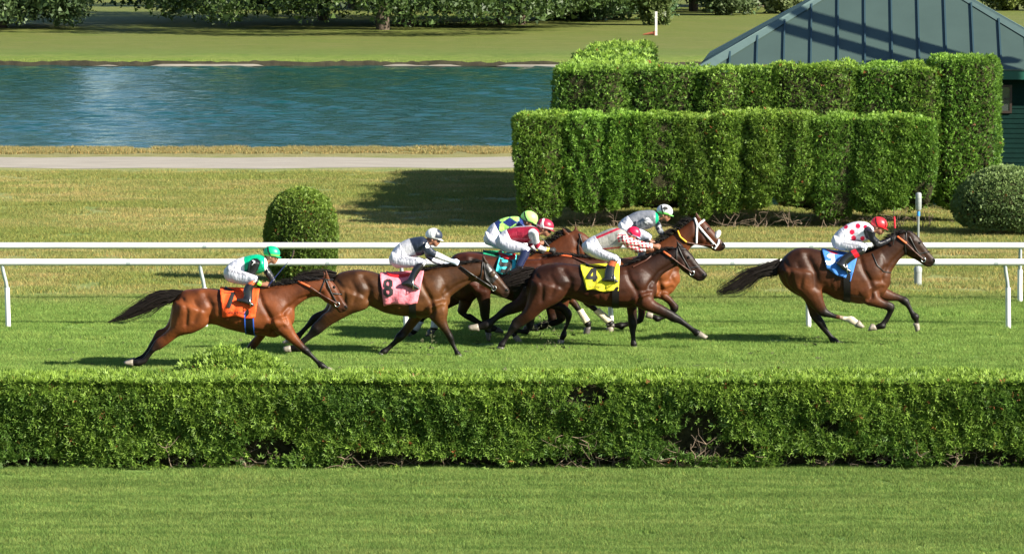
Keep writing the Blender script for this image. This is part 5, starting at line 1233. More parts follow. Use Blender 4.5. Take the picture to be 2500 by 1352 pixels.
H9 = dict(Y=63.75, z=ZP, seed=5, coat=(0.0404, 0.0101, 0.0039), lite=(0.0397, 0.0110, 0.0047),
    label="reddish bay horse in turquoise cloth numbered 9, half hidden behind the horse in yellow",
    torso=[(1092, 645, 1090, 690, .10), (1108, 622, 1105, 725, .20), (1135, 615, 1140, 735, .26), (1170, 618, 1180, 715, .28), (1210, 625, 1215, 722, .28), (1260, 632, 1260, 738, .30), (1310, 632, 1310, 746, .28), (1350, 630, 1350, 748, .25), (1385, 642, 1385, 735, .18), (1402, 665, 1402, 715, .10)],
    neck=[(1335, 628, 1395, 735, .20), (1370, 622, 1412, 695, .16), (1410, 625, 1435, 680, .13), (1450, 630, 1460, 676, .11), (1478, 632, 1480, 682, .10)],
    head=[(1480, 632, 1480, 682, .082), (1500, 640, 1490, 690, .09), (1516, 655, 1502, 698, .08), (1530, 670, 1514, 706, .066), (1542, 686, 1526, 714, .052), (1552, 698, 1535, 720, .048), (1556, 705, 1543, 721, .034)],
    ears=[((1474, 634), (1490, 634), (1476, 616, -.05)), ((1478, 634), (1494, 634), (1482, 616, .05))],
    legs=[('h', 'n', ZF, [(180, -40, 470, -10, .15), (250, 20, 450, 45, .14), (310, 95, 445, 112, .10), (338, 180, 445, 190, .08), (345, 260, 442, 268, .058), (372, 340, 440, 345, .038), (385, 385, 448, 395, .037), (402, 425, 450, 432, .032)],
            dict(knee=4, hoof=[(398, 418, 454, 430), (410, 492, 442, 500)])),
          ('h', 'f', ZF, [(170, -10, 400, 60, .14), (160, 70, 300, 115, .12), (148, 170, 255, 190, .08), (140, 232, 212, 262, .055), (205, 290, 262, 248, .042), (300, 342, 340, 300, .034), (400, 385, 430, 342, .032), (440, 410, 475, 355, .037), (490, 415, 520, 380, .032)],
            dict(knee=4, hoof=[(485, 420, 518, 372), (560, 430, 565, 410)])),
          ('f', 'n', ZF, [(930, 0, 1040, -10, .12), (950, 80, 1060, 60, .10), (985, 190, 1065, 130, .08), (1090, 228, 1142, 168, .060), (1140, 290, 1200, 240, .050), (1130, 342, 1182, 332, .036), (1110, 402, 1150, 402, .032), (1095, 442, 1147, 450, .037), (1080, 482, 1125, 490, .032)],
            dict(knee=4, hoof=[(1074, 486, 1128, 496), (1055, 552, 1108, 556)], pale=True)),
          ('f', 'f', ZF, [(760, 60, 880, 60, .11), (762, 170, 868, 180, .08), (765, 255, 862, 262, .06), (772, 350, 848, 352, .050), (790, 440, 848, 395, .046), (775, 442, 778, 390, .036), (700, 432, 700, 386, .033), (650, 432, 645, 378, .038), (640, 450, 678, 432, .033)],
            dict(knee=3, hoof=[(648, 468, 694, 445), (702, 530, 742, 508)], pale=True))],
    eye=(1503, 657), nostril=(1546, 702), mane=[(1335, 624), (1370, 618), (1410, 621), (1450, 626), (1478, 628)], manelen=24, maneang=2.7,
    bridle_label="bridle with orange-gripped reins on the half-hidden horse in turquoise cloth",
    straps=[("cheek_strap", [(1484, 640), (1500, 665), (1516, 690)]), ("nose_band", [(1512, 688), (1530, 672)])], bit=(1518, 695),
    reins=[("rein_grip", [(1353, 622), (1396, 626)], ORANGE, .016), ("rein", [(1396, 626), (1450, 650), (1516, 694)], BROWNL, .010)],
    zc=ZA, cloth=[(385, 850), (650, 880), (610, 1180), (320, 1120)], clothm=clothm("turquoise saddlecloth", (.05, .52, .55)), number=('9', ZA, 470, 1000, 190, 220, 62),
    cloth_label="turquoise saddlecloth with black 9", girth=1262, gw=17, saddle_label="small racing saddle with red flap over the turquoise cloth", saddlem=mat("red saddle panel"))
H5 = dict(Y=64.5, z=ZP, seed=6, coat=(0.0868, 0.0231, 0.0067), lite=(0.0918, 0.0259, 0.0083),
    label="bright bay horse with raised head and black mane, behind the horse in turquoise cloth",
    torso=[(1090, 640, 1085, 685, .10), (1110, 622, 1105, 720, .20), (1140, 614, 1140, 728, .26), (1180, 615, 1185, 712, .28), (1220, 620, 1220, 720, .28), (1270, 624, 1270, 735, .30), (1315, 624, 1315, 742, .28), (1350, 622, 1350, 742, .25), (1385, 635, 1385, 730, .18), (1403, 660, 1403, 712, .10)],
    neck=[(1290, 624, 1385, 725, .20), (1322, 604, 1408, 685, .16), (1350, 587, 1422, 645, .13), (1376, 570, 1420, 626, .11), (1392, 565, 1412, 626, .10)],
    head=[(1394, 563, 1408, 626, .082), (1418, 565, 1416, 632, .092), (1436, 577, 1426, 638, .082), (1453, 598, 1438, 646, .066), (1468, 620, 1450, 655, .052), (1480, 638, 1460, 662, .048), (1484, 646, 1470, 664, .034)],
    ears=[((1374, 572), (1390, 568), (1371, 553, -.06)), ((1398, 566), (1414, 566), (1405, 549, .04))],
    legs=[('h', 'n', Z2, [(1600, 560, 1860, 660, .15), (1580, 640, 1800, 720, .14), (1500, 710, 1680, 770, .11), (1420, 790, 1540, 835, .08), (1378, 860, 1452, 905, .055), (1408, 930, 1458, 925, .036), (1392, 990, 1455, 1000, .036), (1385, 1008, 1440, 1015, .032)],
            dict(knee=4, hoof=[(1375, 1008, 1442, 1010), (1346, 1068, 1412, 1058)], band=[(1404, 920, 1464, 915), (1392, 990, 1456, 998)], bm=BANDG)),
          ('h', 'f', Z2, [(1560, 620, 1760, 720, .13), (1430, 740, 1570, 800, .10), (1340, 830, 1430, 885, .07), (1290, 890, 1345, 928, .05), (1258, 962, 1318, 972, .036), (1208, 1012, 1268, 1038, .037), (1192, 1026, 1245, 1056, .032)],
            dict(knee=3, hoof=[(1188, 1020, 1245, 1056), (1160, 1058, 1190, 1078)], band=[(1272, 935, 1330, 950), (1222, 1000, 1280, 1025)], bm=BANDG)),
          ('f', 'n', ZP, [(1402, 690, 1350, 715, .12), (1388, 745, 1350, 745, .07), (1384, 775, 1360, 780, .048), (1366, 793, 1354, 778, .036), (1335, 800, 1330, 788, .032), (1326, 804, 1318, 790, .036), (1314, 806, 1310, 794, .03)],
            dict(knee=2, hoof=[(1314, 808, 1311, 793), (1298, 807, 1302, 795)])),
          ('f', 'f', ZP, [(1380, 690, 1330, 715, .12), (1364, 745, 1330, 745, .07), (1360, 775, 1338, 780, .048), (1342, 793, 1332, 780, .036), (1312, 802, 1308, 790, .032), (1302, 806, 1296, 792, .036), (1292, 808, 1288, 796, .03)],
            dict(knee=2, hoof=[(1292, 810, 1289, 795), (1276, 809, 1280, 797)]))],
    eye=(1434, 592), nostril=(1474, 648), mane=[(1300, 620), (1330, 600), (1352, 585), (1378, 568), (1396, 562)], manelen=36, maneang=2.5, manedrop=.35,
    bridle_label="black bridle with white brow band on the bright bay with raised head",
    straps=[("cheek_strap", [(1414, 570), (1424, 600), (1444, 640)]), ("throat_strap", [(1418, 572), (1412, 600), (1414, 630)])], bit=(1446, 644), reins=[("rein", [(1350, 620), (1400, 640), (1446, 646)], BROWNL, .01)],
    zc=ZA, cloth=[(120, 822), (450, 830), (420, 1100), (150, 1080)], clothm=clothm("green saddlecloth", (.012, .28, .13)), cloth_label="green saddlecloth peeping out behind the turquoise one", girth=1262, gw=17, saddle_label="racing saddle over the green cloth")
H2 = dict(Y=65.2, z=Z3, seed=7, coat=(0.0728, 0.0194, 0.0059), lite=(0.1834, 0.0548, 0.0144),
    label="bright bay horse in a white bridle with fleece noseband, behind the horse in yellow",
    torso=[(880, 540, 860, 690, .10), (930, 490, 900, 760, .20), (1030, 470, 1040, 780, .26), (1140, 465, 1160, 725, .28), (1300, 480, 1300, 770, .29), (1440, 480, 1440, 790, .30), (1580, 455, 1580, 800, .27), (1700, 440, 1700, 800, .24), (1790, 480, 1800, 760, .19), (1850, 580, 1850, 690, .11)],
    neck=[(1560, 440, 1820, 720, .20), (1680, 370, 1860, 590, .16), (1780, 310, 1900, 490, .13), (1880, 240, 1945, 410, .11), (1970, 170, 1975, 385, .10)],
    head=[(1990, 162, 1965, 380, .082), (2055, 185, 2020, 385, .092), (2110, 240, 2065, 395, .082), (2160, 300, 2110, 412, .066), (2195, 345, 2130, 427, .052), (2222, 370, 2160, 430, .048), (2228, 385, 2195, 428, .034)],
    ears=[((1982, 175), (2038, 175), (1990, 112, -.05)), ((1975, 172), (2030, 170), (1998, 120, .05))],
    muscle=[(1780, 650, 70, 100, .09, -.14)],
    legs=[('h', 'n', ZF, [(900, -60, 1300, 0, .15), (1000, 20, 1270, 50, .12), (1110, 100, 1230, 105, .075), (1170, 152, 1252, 142, .055), (1225, 207, 1277, 188, .043), (1245, 235, 1292, 207, .036), (1300, 332, 1352, 290, .034), (1318, 355, 1372, 330, .039), (1330, 375, 1370, 372, .032)],
            dict(knee=4, hoof=[(1318, 378, 1372, 368), (1296, 452, 1362, 442)], band=[(1240, 228, 1296, 202), (1275, 282, 1325, 250), (1306, 342, 1362, 305)])),
          ('h', 'f', ZF, [(1100, -60, 1400, 0, .14), (1200, 30, 1390, 50, .11), (1270, 102, 1372, 92, .075), (1310, 167, 1385, 152, .055), (1388, 217, 1425, 188, .043), (1405, 235, 1445, 202, .036), (1500, 320, 1548, 275, .034), (1520, 358, 1582, 328, .039), (1525, 375, 1580, 365, .032)],
            dict(knee=4, hoof=[(1515, 378, 1584, 365), (1545, 448, 1578, 438)], pale=True, band=[(1398, 232, 1448, 196), (1450, 280, 1498, 238), (1512, 340, 1572, 300)])),
          ('f', 'n', ZF, [(2000, -30, 1850, 40, .12), (2000, 25, 1900, 85, .10), (2082, 60, 2010, 112, .07), (2155, 140, 2088, 162, .05), (2188, 190, 2108, 217, .047), (2140, 262, 2100, 225, .036), (2022, 312, 2008, 268, .033), (1990, 322, 1984, 264, .037), (1932, 292, 1942, 250, .032)],
            dict(knee=4, hoof=[(1938, 294, 1948, 244), (1878, 282, 1900, 228)], pale=True)),
          ('f', 'f', ZF, [(1940, 0, 1780, 40, .11), (1890, 100, 1790, 120, .09), (1882, 210, 1808, 222, .06), (1864, 300, 1800, 310, .05), (1820, 345, 1782, 296, .042), (1702, 372, 1690, 325, .034), (1662, 392, 1640, 330, .038), (1602, 377, 1590, 340, .032)],
            dict(knee=3, hoof=[(1590, 380, 1586, 334), (1508, 357, 1530, 338)]))],
    eye=(2090, 252), nostril=(2205, 378), mane=[(1570, 435), (1680, 365), (1780, 305), (1880, 235), (1965, 168)], manelen=30, maneang=2.6, manedrop=.25,
    bridle_label="white nylon bridle with yellow-gripped reins and white fleece noseband", bridlem=WHITEN, strapr=.017,
    straps=[("cheek_strap", [(1985, 168), (2002, 225), (1996, 365)]), ("cheek_strap", [(2008, 225), (2070, 300), (2135, 372)]), ("brow_band", [(2005, 225), (2062, 182)]), ("chin_strap", [(2178, 320), (2168, 370), (2140, 408)])],
    fleece=[((2160, 300), 42, 24, -1.0, .075)],
    bit=(2132, 385), reins=[("rein_grip", [(1752, 322), (1800, 268), (1848, 266)], YELLOWR, .016), ("rein_grip", [(1848, 266), (1870, 318), (1918, 358)], YELLOWR, .014), ("rein", [(1918, 358), (2000, 375), (2128, 386)], BROWNL, .010)],
    cloth=[(1140, 500), (1400, 500), (1390, 690), (1160, 690)], clothm=clothm("white saddlecloth", (.75, .75, .75)), cloth_label="white saddlecloth on the far bay, hidden behind the rider in red and silver", girth=1500, gw=17, saddle_label="racing saddle on the far bay in the white bridle")

# ---------------------------------------------------------------- riders' colours
def pick(n, c): return np.tile(np.array(c, float), (n, 1))
LIME, NAVY, EMER = (.28, .72, .10), (.012, .022, .10), (.0, .40, .19)
def silks7(tg, t, u, v, y):
    c = pick(len(tg), EMER); a = tg > 0; c[a] = (.014, .014, .016); c[a & (t > .82)] = (.15, .72, .05); c[a & (t > .955)] = (.014, .014, .016)
    c[(tg == 0) & (u < 395)] = (.72, .72, .78); c[(tg == 0) & (u > 655)] = (.75, .75, .78); return c
def silks8(tg, t, u, v, y):
    c = pick(len(tg), (.45, .45, .49)); k = (tg == 0) & (u > 560 + (v - 240) * .42); c[k] = (.016, .022, .040)
    a = tg > 0; c[a] = (.58, .58, .64); c[a & (t < .44)] = (.016, .022, .040); return c
def silks9(tg, t, u, v, y):
    c = pick(len(tg), (.25, .010, .028)); c[(tg == 0) & (np.abs(y) < .05) & (v < 425)] = (.45, .46, .50)
    a = tg > 0; c[a] = (.48, .49, .50); c[a & (t > .36) & (t < .58)] = (.25, .010, .028); c[a & (t > .88)] = (.80, .70, .06); return c
def silks5(tg, t, u, v, y):
    c = pick(len(tg), (.014, .030, .145))
    a_ = (u - 545) / 120 + (v - 340) / 78; b_ = (u - 545) / 120 - (v - 340) / 78
    k = (np.floor(a_ * .5 + .5) + np.floor(b_ * .5 + .5)) % 2 > .5; c[k & (tg == 0) & (u > 385) & (u < 690)] = (.42, .80, .16)
    return c
def silks4(tg, t, u, v, y):
    c = pick(len(tg), (.30, .29, .265)); ln = 545 - (u - 300) * .42
    c[(tg == 0) & (np.abs(v - ln) < 17)] = (.40, .010, .035); c[(tg == 0) & (np.abs(v - (690 - .1 * (u - 450))) < 9) & (u > 430)] = (.40, .010, .035)
    a = tg > 0; q = (np.floor((u + v * .9) / 48) + np.floor((u - v * 1.6) / 60)) % 2 > .5
    c[a] = (.74, .70, .66); c[a & q] = (.55, .012, .040); c[a & (t > .9)] = (.8, .8, .82); return c
def silks2(tg, t, u, v, y):
    c = pick(len(tg), (.18, .19, .22)); a = tg > 0; c[a] = (.17, .18, .20); q = (np.floor(t * 9) % 2) > .5; c[a & q & (t > .30)] = (.018, .020, .034); c[(tg == 0) & (u > 1178)] = (.0, .32, .15); return c
def silks3(tg, t, u, v, y):
    c = pick(len(tg), (.62, .62, .68))
    for (cx, cy, rr) in ((672, 245, 36), (588, 333, 37), (612, 417, 35), (740, 422, 33), (780, 258, 30), (498, 256, 30), (452, 343, 27), (700, 340, 0), (820, 370, 30)):
        c[(tg == 0) & ((u - cx) ** 2 + (v - cy) ** 2 < rr * rr)] = (.66, .006, .045)
    a = tg > 0; c[a] = (.012, .012, .018); return c
WL = [.06, .055, .05, .045]
J7 = dict(Y=60.15, z=ZC, label="jockey in emerald vest with black sleeves and green helmet, riding the last horse",
    torso=[(150, 400, 180, 540, .10), (222, 322, 262, 570, .17), (325, 268, 392, 500, .16), (430, 235, 450, 455, .155), (540, 215, 560, 465, .18), (620, 222, 660, 420, .19), (652, 245, 690, 370, .12)],
    thigh=[(200, 350, 200, 560, .09), (300, 400, 300, 585, .085), (400, 430, 400, 600, .075), (480, 460, 470, 600, .066), (560, 490, 520, 585, .058)],
    calf=[(550, 540, 440, 570, .056), (525, 600, 410, 605, .058), (505, 680, 380, 670, .054), (500, 750, 385, 730, .048), (500, 795, 385, 765, .045)],
    foot=[(300, 775, 305, 812, .034), (400, 770, 400, 840, .045), (480, 808, 480, 866, .042), (522, 845, 517, 875, .030)],
    arm=[(470, 290, 570, 330, .062), (450, 400, 545, 420, .054), (432, 470, 520, 505, .050), (460, 540, 532, 478, .046), (540, 592, 572, 528, .040), (602, 622, 622, 572, .031)],
    fararm=[(610, 360, 680, 330, .062), (640, 440, 720, 400, .054), (690, 510, 765, 475, .05), (715, 555, 790, 535, .045), (700, 600, 770, 590, .038), (690, 630, 740, 620, .031)],
    hand=(740, 605), farhand=(700, 610), helmet=(745, 195, 108, 92, 8), gog=GOGA, silks=silks7, hcol=lambda u, v: np.where((np.abs(v - .32 + .1 * u) < .08)[:, None], np.array((.25, .55, .05)), np.array((.0, .38, .17))), peak=(.0, .38, .17),
    strap=[(-.55, -.75), (-.42, -.2), (-.12, .35)], boottop=((.45, .10, .03), -.2, .18), sleeve=[('7', 505, 322, 40, 60, 11, .35)], legtext=[("OTB RACING", 300, 440, 44, .25)])
J8 = dict(Y=62.07, z=ZD, label="jockey in pale grey silks with navy shoulders and half-navy white helmet, arms stretched forward",
    torso=[(297, 470, 312, 600, .10), (345, 385, 420, 640, .17), (430, 298, 560, 505, .16), (540, 245, 670, 480, .165), (650, 220, 730, 470, .185), (740, 213, 785, 430, .19), (785, 235, 812, 370, .12)],
    thigh=[(320, 420, 340, 625, .09), (450, 460, 450, 640, .085), (580, 490, 570, 637, .08), (700, 505, 680, 625, .068), (790, 540, 740, 630, .060)],
    calf=[(780, 580, 655, 585, .056), (745, 640, 610, 640, .056), (690, 720, 580, 705, .050), (650, 790, 550, 770, .046), (632, 835, 530, 805, .045)],
    foot=[(445, 850, 465, 882, .034), (540, 802, 540, 905, .045), (620, 850, 620, 937, .044), (703, 910, 693, 942, .030)],
    arm=[(810, 280, 750, 410, .066), (885, 385, 795, 470, .060), (935, 418, 860, 492, .052), (1005, 450, 960, 522, .046), (1080, 488, 1042, 552, .040), (1142, 520, 1112, 572, .032)],
    fararm=[(800, 330, 760, 420, .06), (850, 450, 790, 500, .055), (900, 500, 850, 550, .05), (960, 540, 920, 590, .045), (1020, 560, 990, 610, .038), (1080, 570, 1060, 612, .031)],
    hand=(1275, 588), farhand=(1180, 595), helmet=(898, 195, 120, 100, 12), silks=silks8, hcol=lambda u, v: np.where(((u > .18) & (v < .25))[:, None], np.array((.020, .028, .050)), np.array((.74, .74, .72))), peak=(.74, .74, .74),
    strap=[(-.5, -.8), (-.3, -.2), (-.1, .35)], strapm=WHITEN, gloves=mat("pale blue glove", (.55, .62, .78), .6), sleeve=[('8', 808, 330, 44, 70, 15, .05)], legtext=[("EASTERN", 535, 480, 46, .14), ("OUTDOOR", 540, 518, 46, .14)])
J9 = dict(Y=63.75, z=ZA, label="jockey in maroon silks with grey and maroon sleeves, yellow cuffs and maroon helmet",
    torso=[(325, 600, 370, 740, .10), (400, 505, 480, 800, .17), (490, 455, 580, 640, .16), (620, 415, 690, 652, .16), (780, 400, 820, 660, .18), (900, 397, 920, 602, .19), (975, 420, 1000, 560, .12)],
    thigh=[(380, 530, 390, 745, .09), (520, 600, 500, 805, .085), (640, 640, 610, 818, .08), (760, 680, 720, 812, .068), (860, 740, 780, 825, .060)],
    calf=[(862, 775, 715, 790, .056), (835, 880, 690, 880, .054), (790, 965, 655, 960, .050), (750, 1050, 625, 1045, .046)],
    foot=[(540, 1090, 545, 1130, .034), (660, 1050, 660, 1150, .045), (760, 1090, 760, 1165, .042), (820, 1120, 810, 1165, .030)],
    arm=[(865, 500, 992, 500, .066), (880, 590, 1002, 600, .056), (915, 680, 1015, 650, .050), (962, 762, 1022, 690, .046), (1060, 797, 1092, 725, .040), (1152, 802, 1172, 735, .032)],
    fararm=[(840, 520, 950, 520, .06), (820, 620, 920, 620, .055), (830, 700, 910, 680, .05), (880, 760, 920, 700, .045), (940, 800, 970, 740, .04), (985, 820, 1010, 770, .032)],
    hand=(1255, 795), farhand=(1080, 800), helmet=(1098, 390, 140, 112, 14), silks=silks9, hcol=lambda u, v: np.where(((np.abs(v - .22) < .1) | (np.abs(u + .35) < .09))[:, None], np.array((.74, .68, .70)), np.array((.30, .010, .040))), peak=(.30, .01, .04),
    strap=[(-.4, -.8), (-.3, -.2), (-.05, .4)], strapm=WHITEN, gloves=mat("black glove", (.015, .015, .015), .6), boottop=((.015, .02, .06), -.2, .9))
J5 = dict(Y=64.5, z=ZA, label="jockey in navy silks with lime diamonds and lime green helmet, beyond the maroon jockey",
    torso=[(140, 560, 180, 690, .10), (212, 425, 300, 705, .17), (300, 348, 420, 565, .16), (400, 290, 520, 565, .16), (540, 253, 620, 545, .18), (665, 250, 705, 480, .19), (722, 275, 752, 420, .12)],
    thigh=[(170, 480, 190, 665, .09), (290, 560, 270, 722, .085), (400, 620, 380, 762, .08), (520, 660, 480, 782, .068), (640, 700, 580, 790, .060)],
    calf=[(640, 740, 500, 760, .056), (605, 850, 480, 850, .054), (560, 950, 440, 940, .050), (540, 1010, 420, 1000, .046)],
    foot=[(340, 1050, 345, 1090, .034), (450, 1010, 450, 1100, .045), (550, 1050, 550, 1120, .042), (610, 1080, 600, 1120, .030)],
    arm=[(690, 340, 790, 400, .066), (720, 460, 820, 470, .056), (760, 560, 850, 540, .050), (800, 630, 850, 570, .046), (880, 680, 900, 620, .040), (970, 700, 985, 645, .032)],
    hand=(1075, 670), helmet=(852, 275, 138, 118, 18), silks=silks5, hcol=lambda u, v: pick(len(u), (.40, .82, .18)), peak=(.40, .82, .18), strap=[(-.75, -.6), (-.5, .0), (-.1, .42)])
J4 = dict(Y=63.0, z=ZB, label="jockey in silver silks with red and white diamond sleeves and crimson helmet, head down",
    torso=[(137, 610, 165, 745, .10), (205, 555, 290, 805, .17), (305, 500, 420, 695, .16), (430, 440, 530, 702, .16), (560, 393, 660, 682, .18), (672, 403, 730, 602, .19), (735, 430, 770, 560, .12)],
    thigh=[(190, 590, 200, 755, .09), (320, 640, 320, 825, .085), (440, 710, 440, 855, .08), (560, 760, 530, 872, .068), (652, 810, 590, 885, .060)],
    calf=[(645, 845, 510, 862, .056), (605, 930, 478, 922, .056), (592, 1020, 450, 1010, .052), (585, 1092, 440, 1090, .046)],
    foot=[(412, 1118, 415, 1160, .034), (500, 1080, 500, 1168, .045), (595, 1115, 595, 1172, .042), (648, 1145, 642, 1174, .030)],
    arm=[(735, 480, 690, 600, .066), (822, 528, 790, 634, .056), (922, 563, 890, 655, .050), (1032, 598, 1010, 684, .043), (1132, 613, 1130, 684, .033)],
    fararm=[(720, 520, 690, 610, .06), (800, 600, 770, 680, .055), (900, 650, 870, 722, .05), (960, 685, 940, 745, .043), (1040, 680, 1030, 735, .033)],
    hand=(1272, 672), farhand=(1160, 690), helmet=(866, 462, 104, 92, 22), silks=silks4, hcol=lambda u, v: np.where((v > .26)[:, None], np.array((.38, .48, .75)), np.array((.60, .006, .050))), peak=(.38, .48, .75),
    strap=[(-.5, .1), (-.2, .3), (.1, .42)], boottop=((.40, .09, .025), .05, .34), legtext=[("LEE RUBY'S", 420, 715, 46, .5), ("STEAKHOUSE", 400, 760, 36, .5)])
J2 = dict(Y=65.2, z=ZB, label="jockey in silver-grey silks with dark banded sleeves, grey helmet with green brim, number 2",
    torso=[(650, 330, 680, 435, .10), (702, 270, 795, 455, .17), (780, 218, 892, 375, .16), (900, 160, 980, 402, .16), (1040, 139, 1080, 402, .18), (1150, 142, 1172, 342, .19), (1192, 170, 1212, 300, .12)],
    thigh=[(680, 310, 690, 445, .09), (820, 370, 800, 525, .085), (950, 400, 920, 565, .08), (1050, 450, 1010, 575, .068), (1118, 500, 1070, 592, .060)],
    calf=[(1112, 540, 1000, 572, .056), (1082, 640, 960, 640, .054), (1052, 740, 930, 740, .050), (1040, 790, 920, 790, .046)],
    foot=[(850, 830, 855, 870, .034), (950, 790, 950, 880, .045), (1050, 830, 1050, 890, .042), (1100, 855, 1095, 890, .030)],
    arm=[(1000, 250, 1135, 335, .066), (940, 300, 1005, 392, .058), (862, 335, 925, 405, .052), (900, 380, 900, 450, .046), (1000, 468, 990, 532, .042), (1090, 540, 1078, 600, .032)],
    fararm=[(1130, 290, 1230, 300, .062), (1160, 340, 1255, 345, .055), (1190, 425, 1275, 400, .050), (1235, 490, 1300, 445, .044), (1290, 490, 1330, 440, .038), (1330, 470, 1350, 430, .032)],
    hand=(1150, 620), farhand=(1400, 440), helmet=(1310, 150, 118, 98, 12), gog=GOGA, silks=silks2, hcol=lambda u, v: np.where((v > .22)[:, None], np.array((.20, .62, .12)), np.array((.50, .52, .54))), peak=(.20, .62, .12),
    strap=[(-.55, -.75), (-.4, -.2), (-.12, .35)], hmarks=[("umbrella_emblem", [(-.22, -.28), (-.10, -.52), (.12, -.56), (.30, -.34)], 4.5, BLACKP), ("umbrella_emblem", [(-.18, -.36), (.24, -.38)], 3.5, BLACKP), ("umbrella_emblem", [(.03, -.4), (.0, -.05)], 1.8, BLACKP)],
    sleeve=[('2', 1062, 285, 60, 72, 16, .45)])
J3 = dict(Y=63.53, z=ZE, label="jockey in white silks with red spots, black sleeves and red helmet, riding the leader",
    torso=[(307, 420, 330, 550, .10), (360, 343, 430, 592, .17), (432, 278, 560, 462, .16), (540, 213, 650, 462, .16), (680, 180, 760, 462, .18), (802, 194, 842, 432, .19), (862, 230, 892, 360, .12)],
    thigh=[(330, 380, 350, 572, .09), (470, 430, 460, 598, .085), (590, 460, 570, 602, .08), (700, 472, 670, 588, .068), (805, 510, 755, 622, .060)],
    calf=[(720, 545, 770, 640, .056), (620, 575, 690, 685, .056), (525, 620, 600, 740, .052), (435, 690, 535, 790, .047), (385, 755, 500, 830, .045)],
    foot=[(368, 758, 378, 802, .034), (450, 778, 440, 862, .045), (522, 838, 520, 912, .042), (578, 880, 572, 912, .030)],
    arm=[(780, 300, 915, 335, .066), (800, 400, 912, 400, .056), (880, 492, 962, 450, .050), (940, 552, 990, 468, .048), (1050, 522, 1062, 440, .042), (1142, 472, 1142, 400, .032)],
    hand=(1215, 415), helmet=(975, 215, 122, 102, 16), gog=GOGA, silks=silks3, hcol=lambda u, v: pick(len(u), (.72, .022, .032)), peak=(.72, .022, .032), strap=[(-.55, -.75), (-.42, -.2), (-.12, .35)],
    gloves=mat("black glove"), boottop=((.55, .010, .020), .22, .42), legtext=[("LEE RUBY'S", 590, 468, 46, .16), ("STEAKHOUSE", 570, 505, 36, .16)])
for hd_, jd in ((H7, J7), (H8, J8), (H4, J4), (H3, J3), (H9, J9), (H5, J5), (H2, J2)):
    h = make_horse(hd_); j = make_rider(jd); stirrups(j, h['saddle'], h['org'])
whip("black riding whip with blue shaft held upright by the jockey in emerald", ZC, [(700, 620), (740, 560), (850, 430), (1000, 250)], 60.05, mat("blue-black whip", (.02, .03, .12), .4), ([(1000, 250), (1018, 210), (1026, 160)], mat("dark whip flap", (.05, .03, .02), .6)))
whip("whip with red flap raised by the jockey in spotted silks", ZE, [(1178, 515), (1195, 400), (1205, 280), (1190, 60), (1182, -20)], 63.40, LEATHER, ([(1205, 275), (1200, 190), (1195, 110)], mat("red whip flap", (.65, .01, .03), .5)))
whip("dark whip held by the jockey in maroon silks", ZA, [(1160, 720), (1080, 620), (1010, 560)], 63.60, LEATHER)
# ================================================================== turf kicked up, grass
def grass_patch(name, n, size, h, w, seed, straw=.12):
    r = np.random.default_rng(seed); p = np.zeros((n, 3)); p[:, :2] = r.uniform(-size / 2, size / 2, (n, 2))
    a = r.uniform(0, 6.283, n); hh = h * r.uniform(.45, 1.2, n); lean = r.normal(size=(n, 2)) * .45 * hh[:, None]
    V = np.empty((n, 3, 3)); sx = np.stack([np.cos(a), np.sin(a), np.zeros(n)], -1) * (w * r.uniform(.7, 1.3, n))[:, None]
    V[:, 0] = p - sx; V[:, 1] = p + sx; V[:, 2] = p; V[:, 2, :2] += lean; V[:, 2, 2] += hh
    c = np.ones((n, 3)) * r.uniform(.75, 1.45, n)[:, None]; k = r.random(n) < straw; c[k] *= np.array((1.7, 1.25, 1.2))
    me = mesh_np(name, V.reshape(-1, 3), np.arange(3 * n).reshape(-1, 3), np.repeat(c, 3, 0), smooth=False); me.materials.append(BLADE_M)
    return bpy.data.objects.new(name, me)
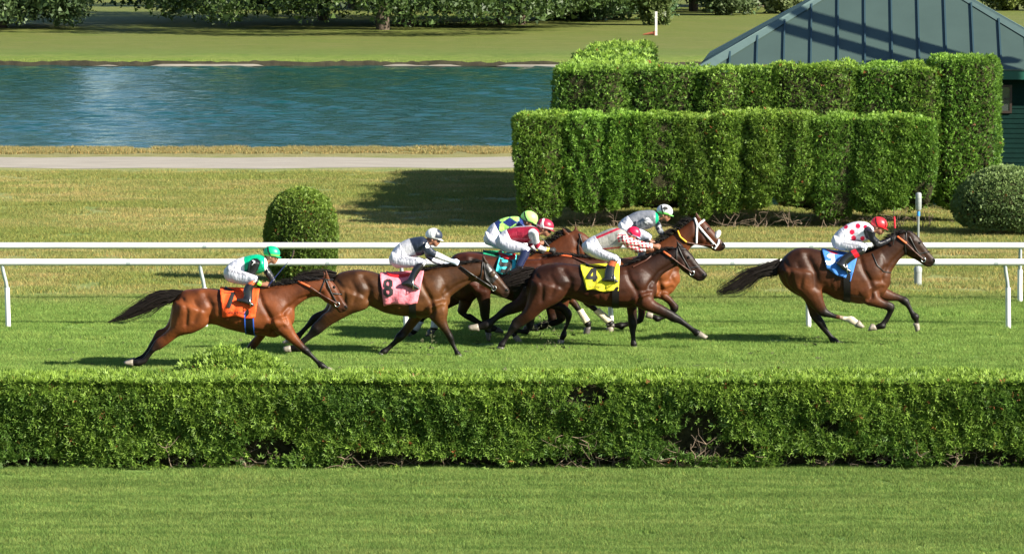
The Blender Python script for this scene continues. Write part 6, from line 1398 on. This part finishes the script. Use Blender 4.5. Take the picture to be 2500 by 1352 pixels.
def grass_field(label, x0, x1, y0, y1, dens, patches):
    coll = bpy.data.collections.new("tufts " + label)
    for p in patches: coll.objects.link(p)
    me = bpy.data.meshes.new("grass"); me.from_pydata([(x0, y0, 0), (x1, y0, 0), (x1, y1, 0), (x0, y1, 0)], [], [[0, 1, 2, 3]])
    ob = add("grass", me, BLADE_M, None, (0, 0, .001), "stuff"); ob["label"] = label; ob["category"] = "grass"
    g = bpy.data.node_groups.new("scatter", 'GeometryNodeTree'); g.interface.new_socket("Geometry", in_out='INPUT', socket_type='NodeSocketGeometry'); g.interface.new_socket("Geometry", in_out='OUTPUT', socket_type='NodeSocketGeometry')
    N, L = g.nodes, g.links; i, o = N.new("NodeGroupInput"), N.new("NodeGroupOutput")
    d = N.new("GeometryNodeDistributePointsOnFaces"); d.inputs["Density"].default_value = dens; d.inputs["Seed"].default_value = 3
    ci = N.new("GeometryNodeCollectionInfo"); ci.inputs[0].default_value = coll; ci.inputs[1].default_value = True; ci.inputs[2].default_value = True
    ip = N.new("GeometryNodeInstanceOnPoints"); ip.inputs["Pick Instance"].default_value = True
    rv = N.new("FunctionNodeRandomValue"); rv.data_type = 'FLOAT_VECTOR'; rv.inputs[0].default_value = (0, 0, 0); rv.inputs[1].default_value = (0, 0, 6.283)
    rs = N.new("FunctionNodeRandomValue"); rs.inputs[2].default_value = .7; rs.inputs[3].default_value = 1.3
    L.new(i.outputs[0], d.inputs[0]); L.new(d.outputs[0], ip.inputs[0]); L.new(ci.outputs[0], ip.inputs["Instance"]); L.new(rv.outputs[0], ip.inputs["Rotation"]); L.new(rs.outputs[1], ip.inputs["Scale"]); L.new(ip.outputs[0], o.inputs[0])
    md = ob.modifiers.new("scatter", 'NODES'); md.node_group = g
    return ob
gp = [grass_patch(f"tuft_a{i}", 1700, .6, .040, .0028, 500 + i) for i in range(4)]
grass_field("mown lawn grass in the foreground", -10, 10, 40, 50.3, 12, gp)
gp = [grass_patch(f"tuft_b{i}", 1100, .6, .050, .0036, 520 + i, .08) for i in range(4)]
grass_field("lush turf of the race course", -13, 13, 51.5, 71.5, 10, gp)
gp = [grass_patch(f"tuft_c{i}", 500, .7, .060, .005, 540 + i, .35) for i in range(4)]
grass_field("dry infield grass beyond the rails", -22, 22, 71.5, 104, 5, gp)
gp = [grass_patch(f"tuft_d{i}", 220, .5, .07, .008, 560 + i, .3) for i in range(3)]
grass_field("rough grass on the near bank of the pond", -26, 6, Y_NEAR - 3.4, Y_NEAR - .9, 8, gp)
# clods thrown up by the hoofs
r = np.random.default_rng(77); mb = MB()
for (px, py, sx, sy, n, Yc) in ((1325, 775, 6, 10, 26, 62.7), (1335, 812, 22, 16, 40, 62.7), (1048, 838, 14, 12, 26, 61.8), (1345, 838, 30, 7, 26, 62.7)):
    for i in range(n):
        c = P(px + r.normal() * sx, py + r.normal() * sy, Yc + r.normal() * .12); s = r.uniform(.006, .020)
        t = r.normal(size=(4, 3)) * s; mb.raw(c + t, [[0, 1, 2], [0, 2, 3], [0, 3, 1], [1, 3, 2]])
for i in range(260):
    x, y = r.uniform(-7, 6), r.uniform(59.5, 65.5); s = r.uniform(.012, .035)
    mb.raw(np.array((x, y, .035)) + r.normal(size=(4, 3)) * s * np.array((1.4, 1, .5)), [[0, 1, 2], [0, 2, 3], [0, 3, 1], [1, 3, 2]])
o = mb.build("kicked_turf", mat("soil and torn grass", (.055, .060, .022), .9, noise=.4, nscale=30), kind="stuff"); o["label"] = "clods of soil and grass flying up behind the hoofs"; o["category"] = "turf"
for ob in bpy.data.objects:
    if ob.name.split('.')[0] in ("stem", "branches", "limbs"): ob["kind"] = "stuff"
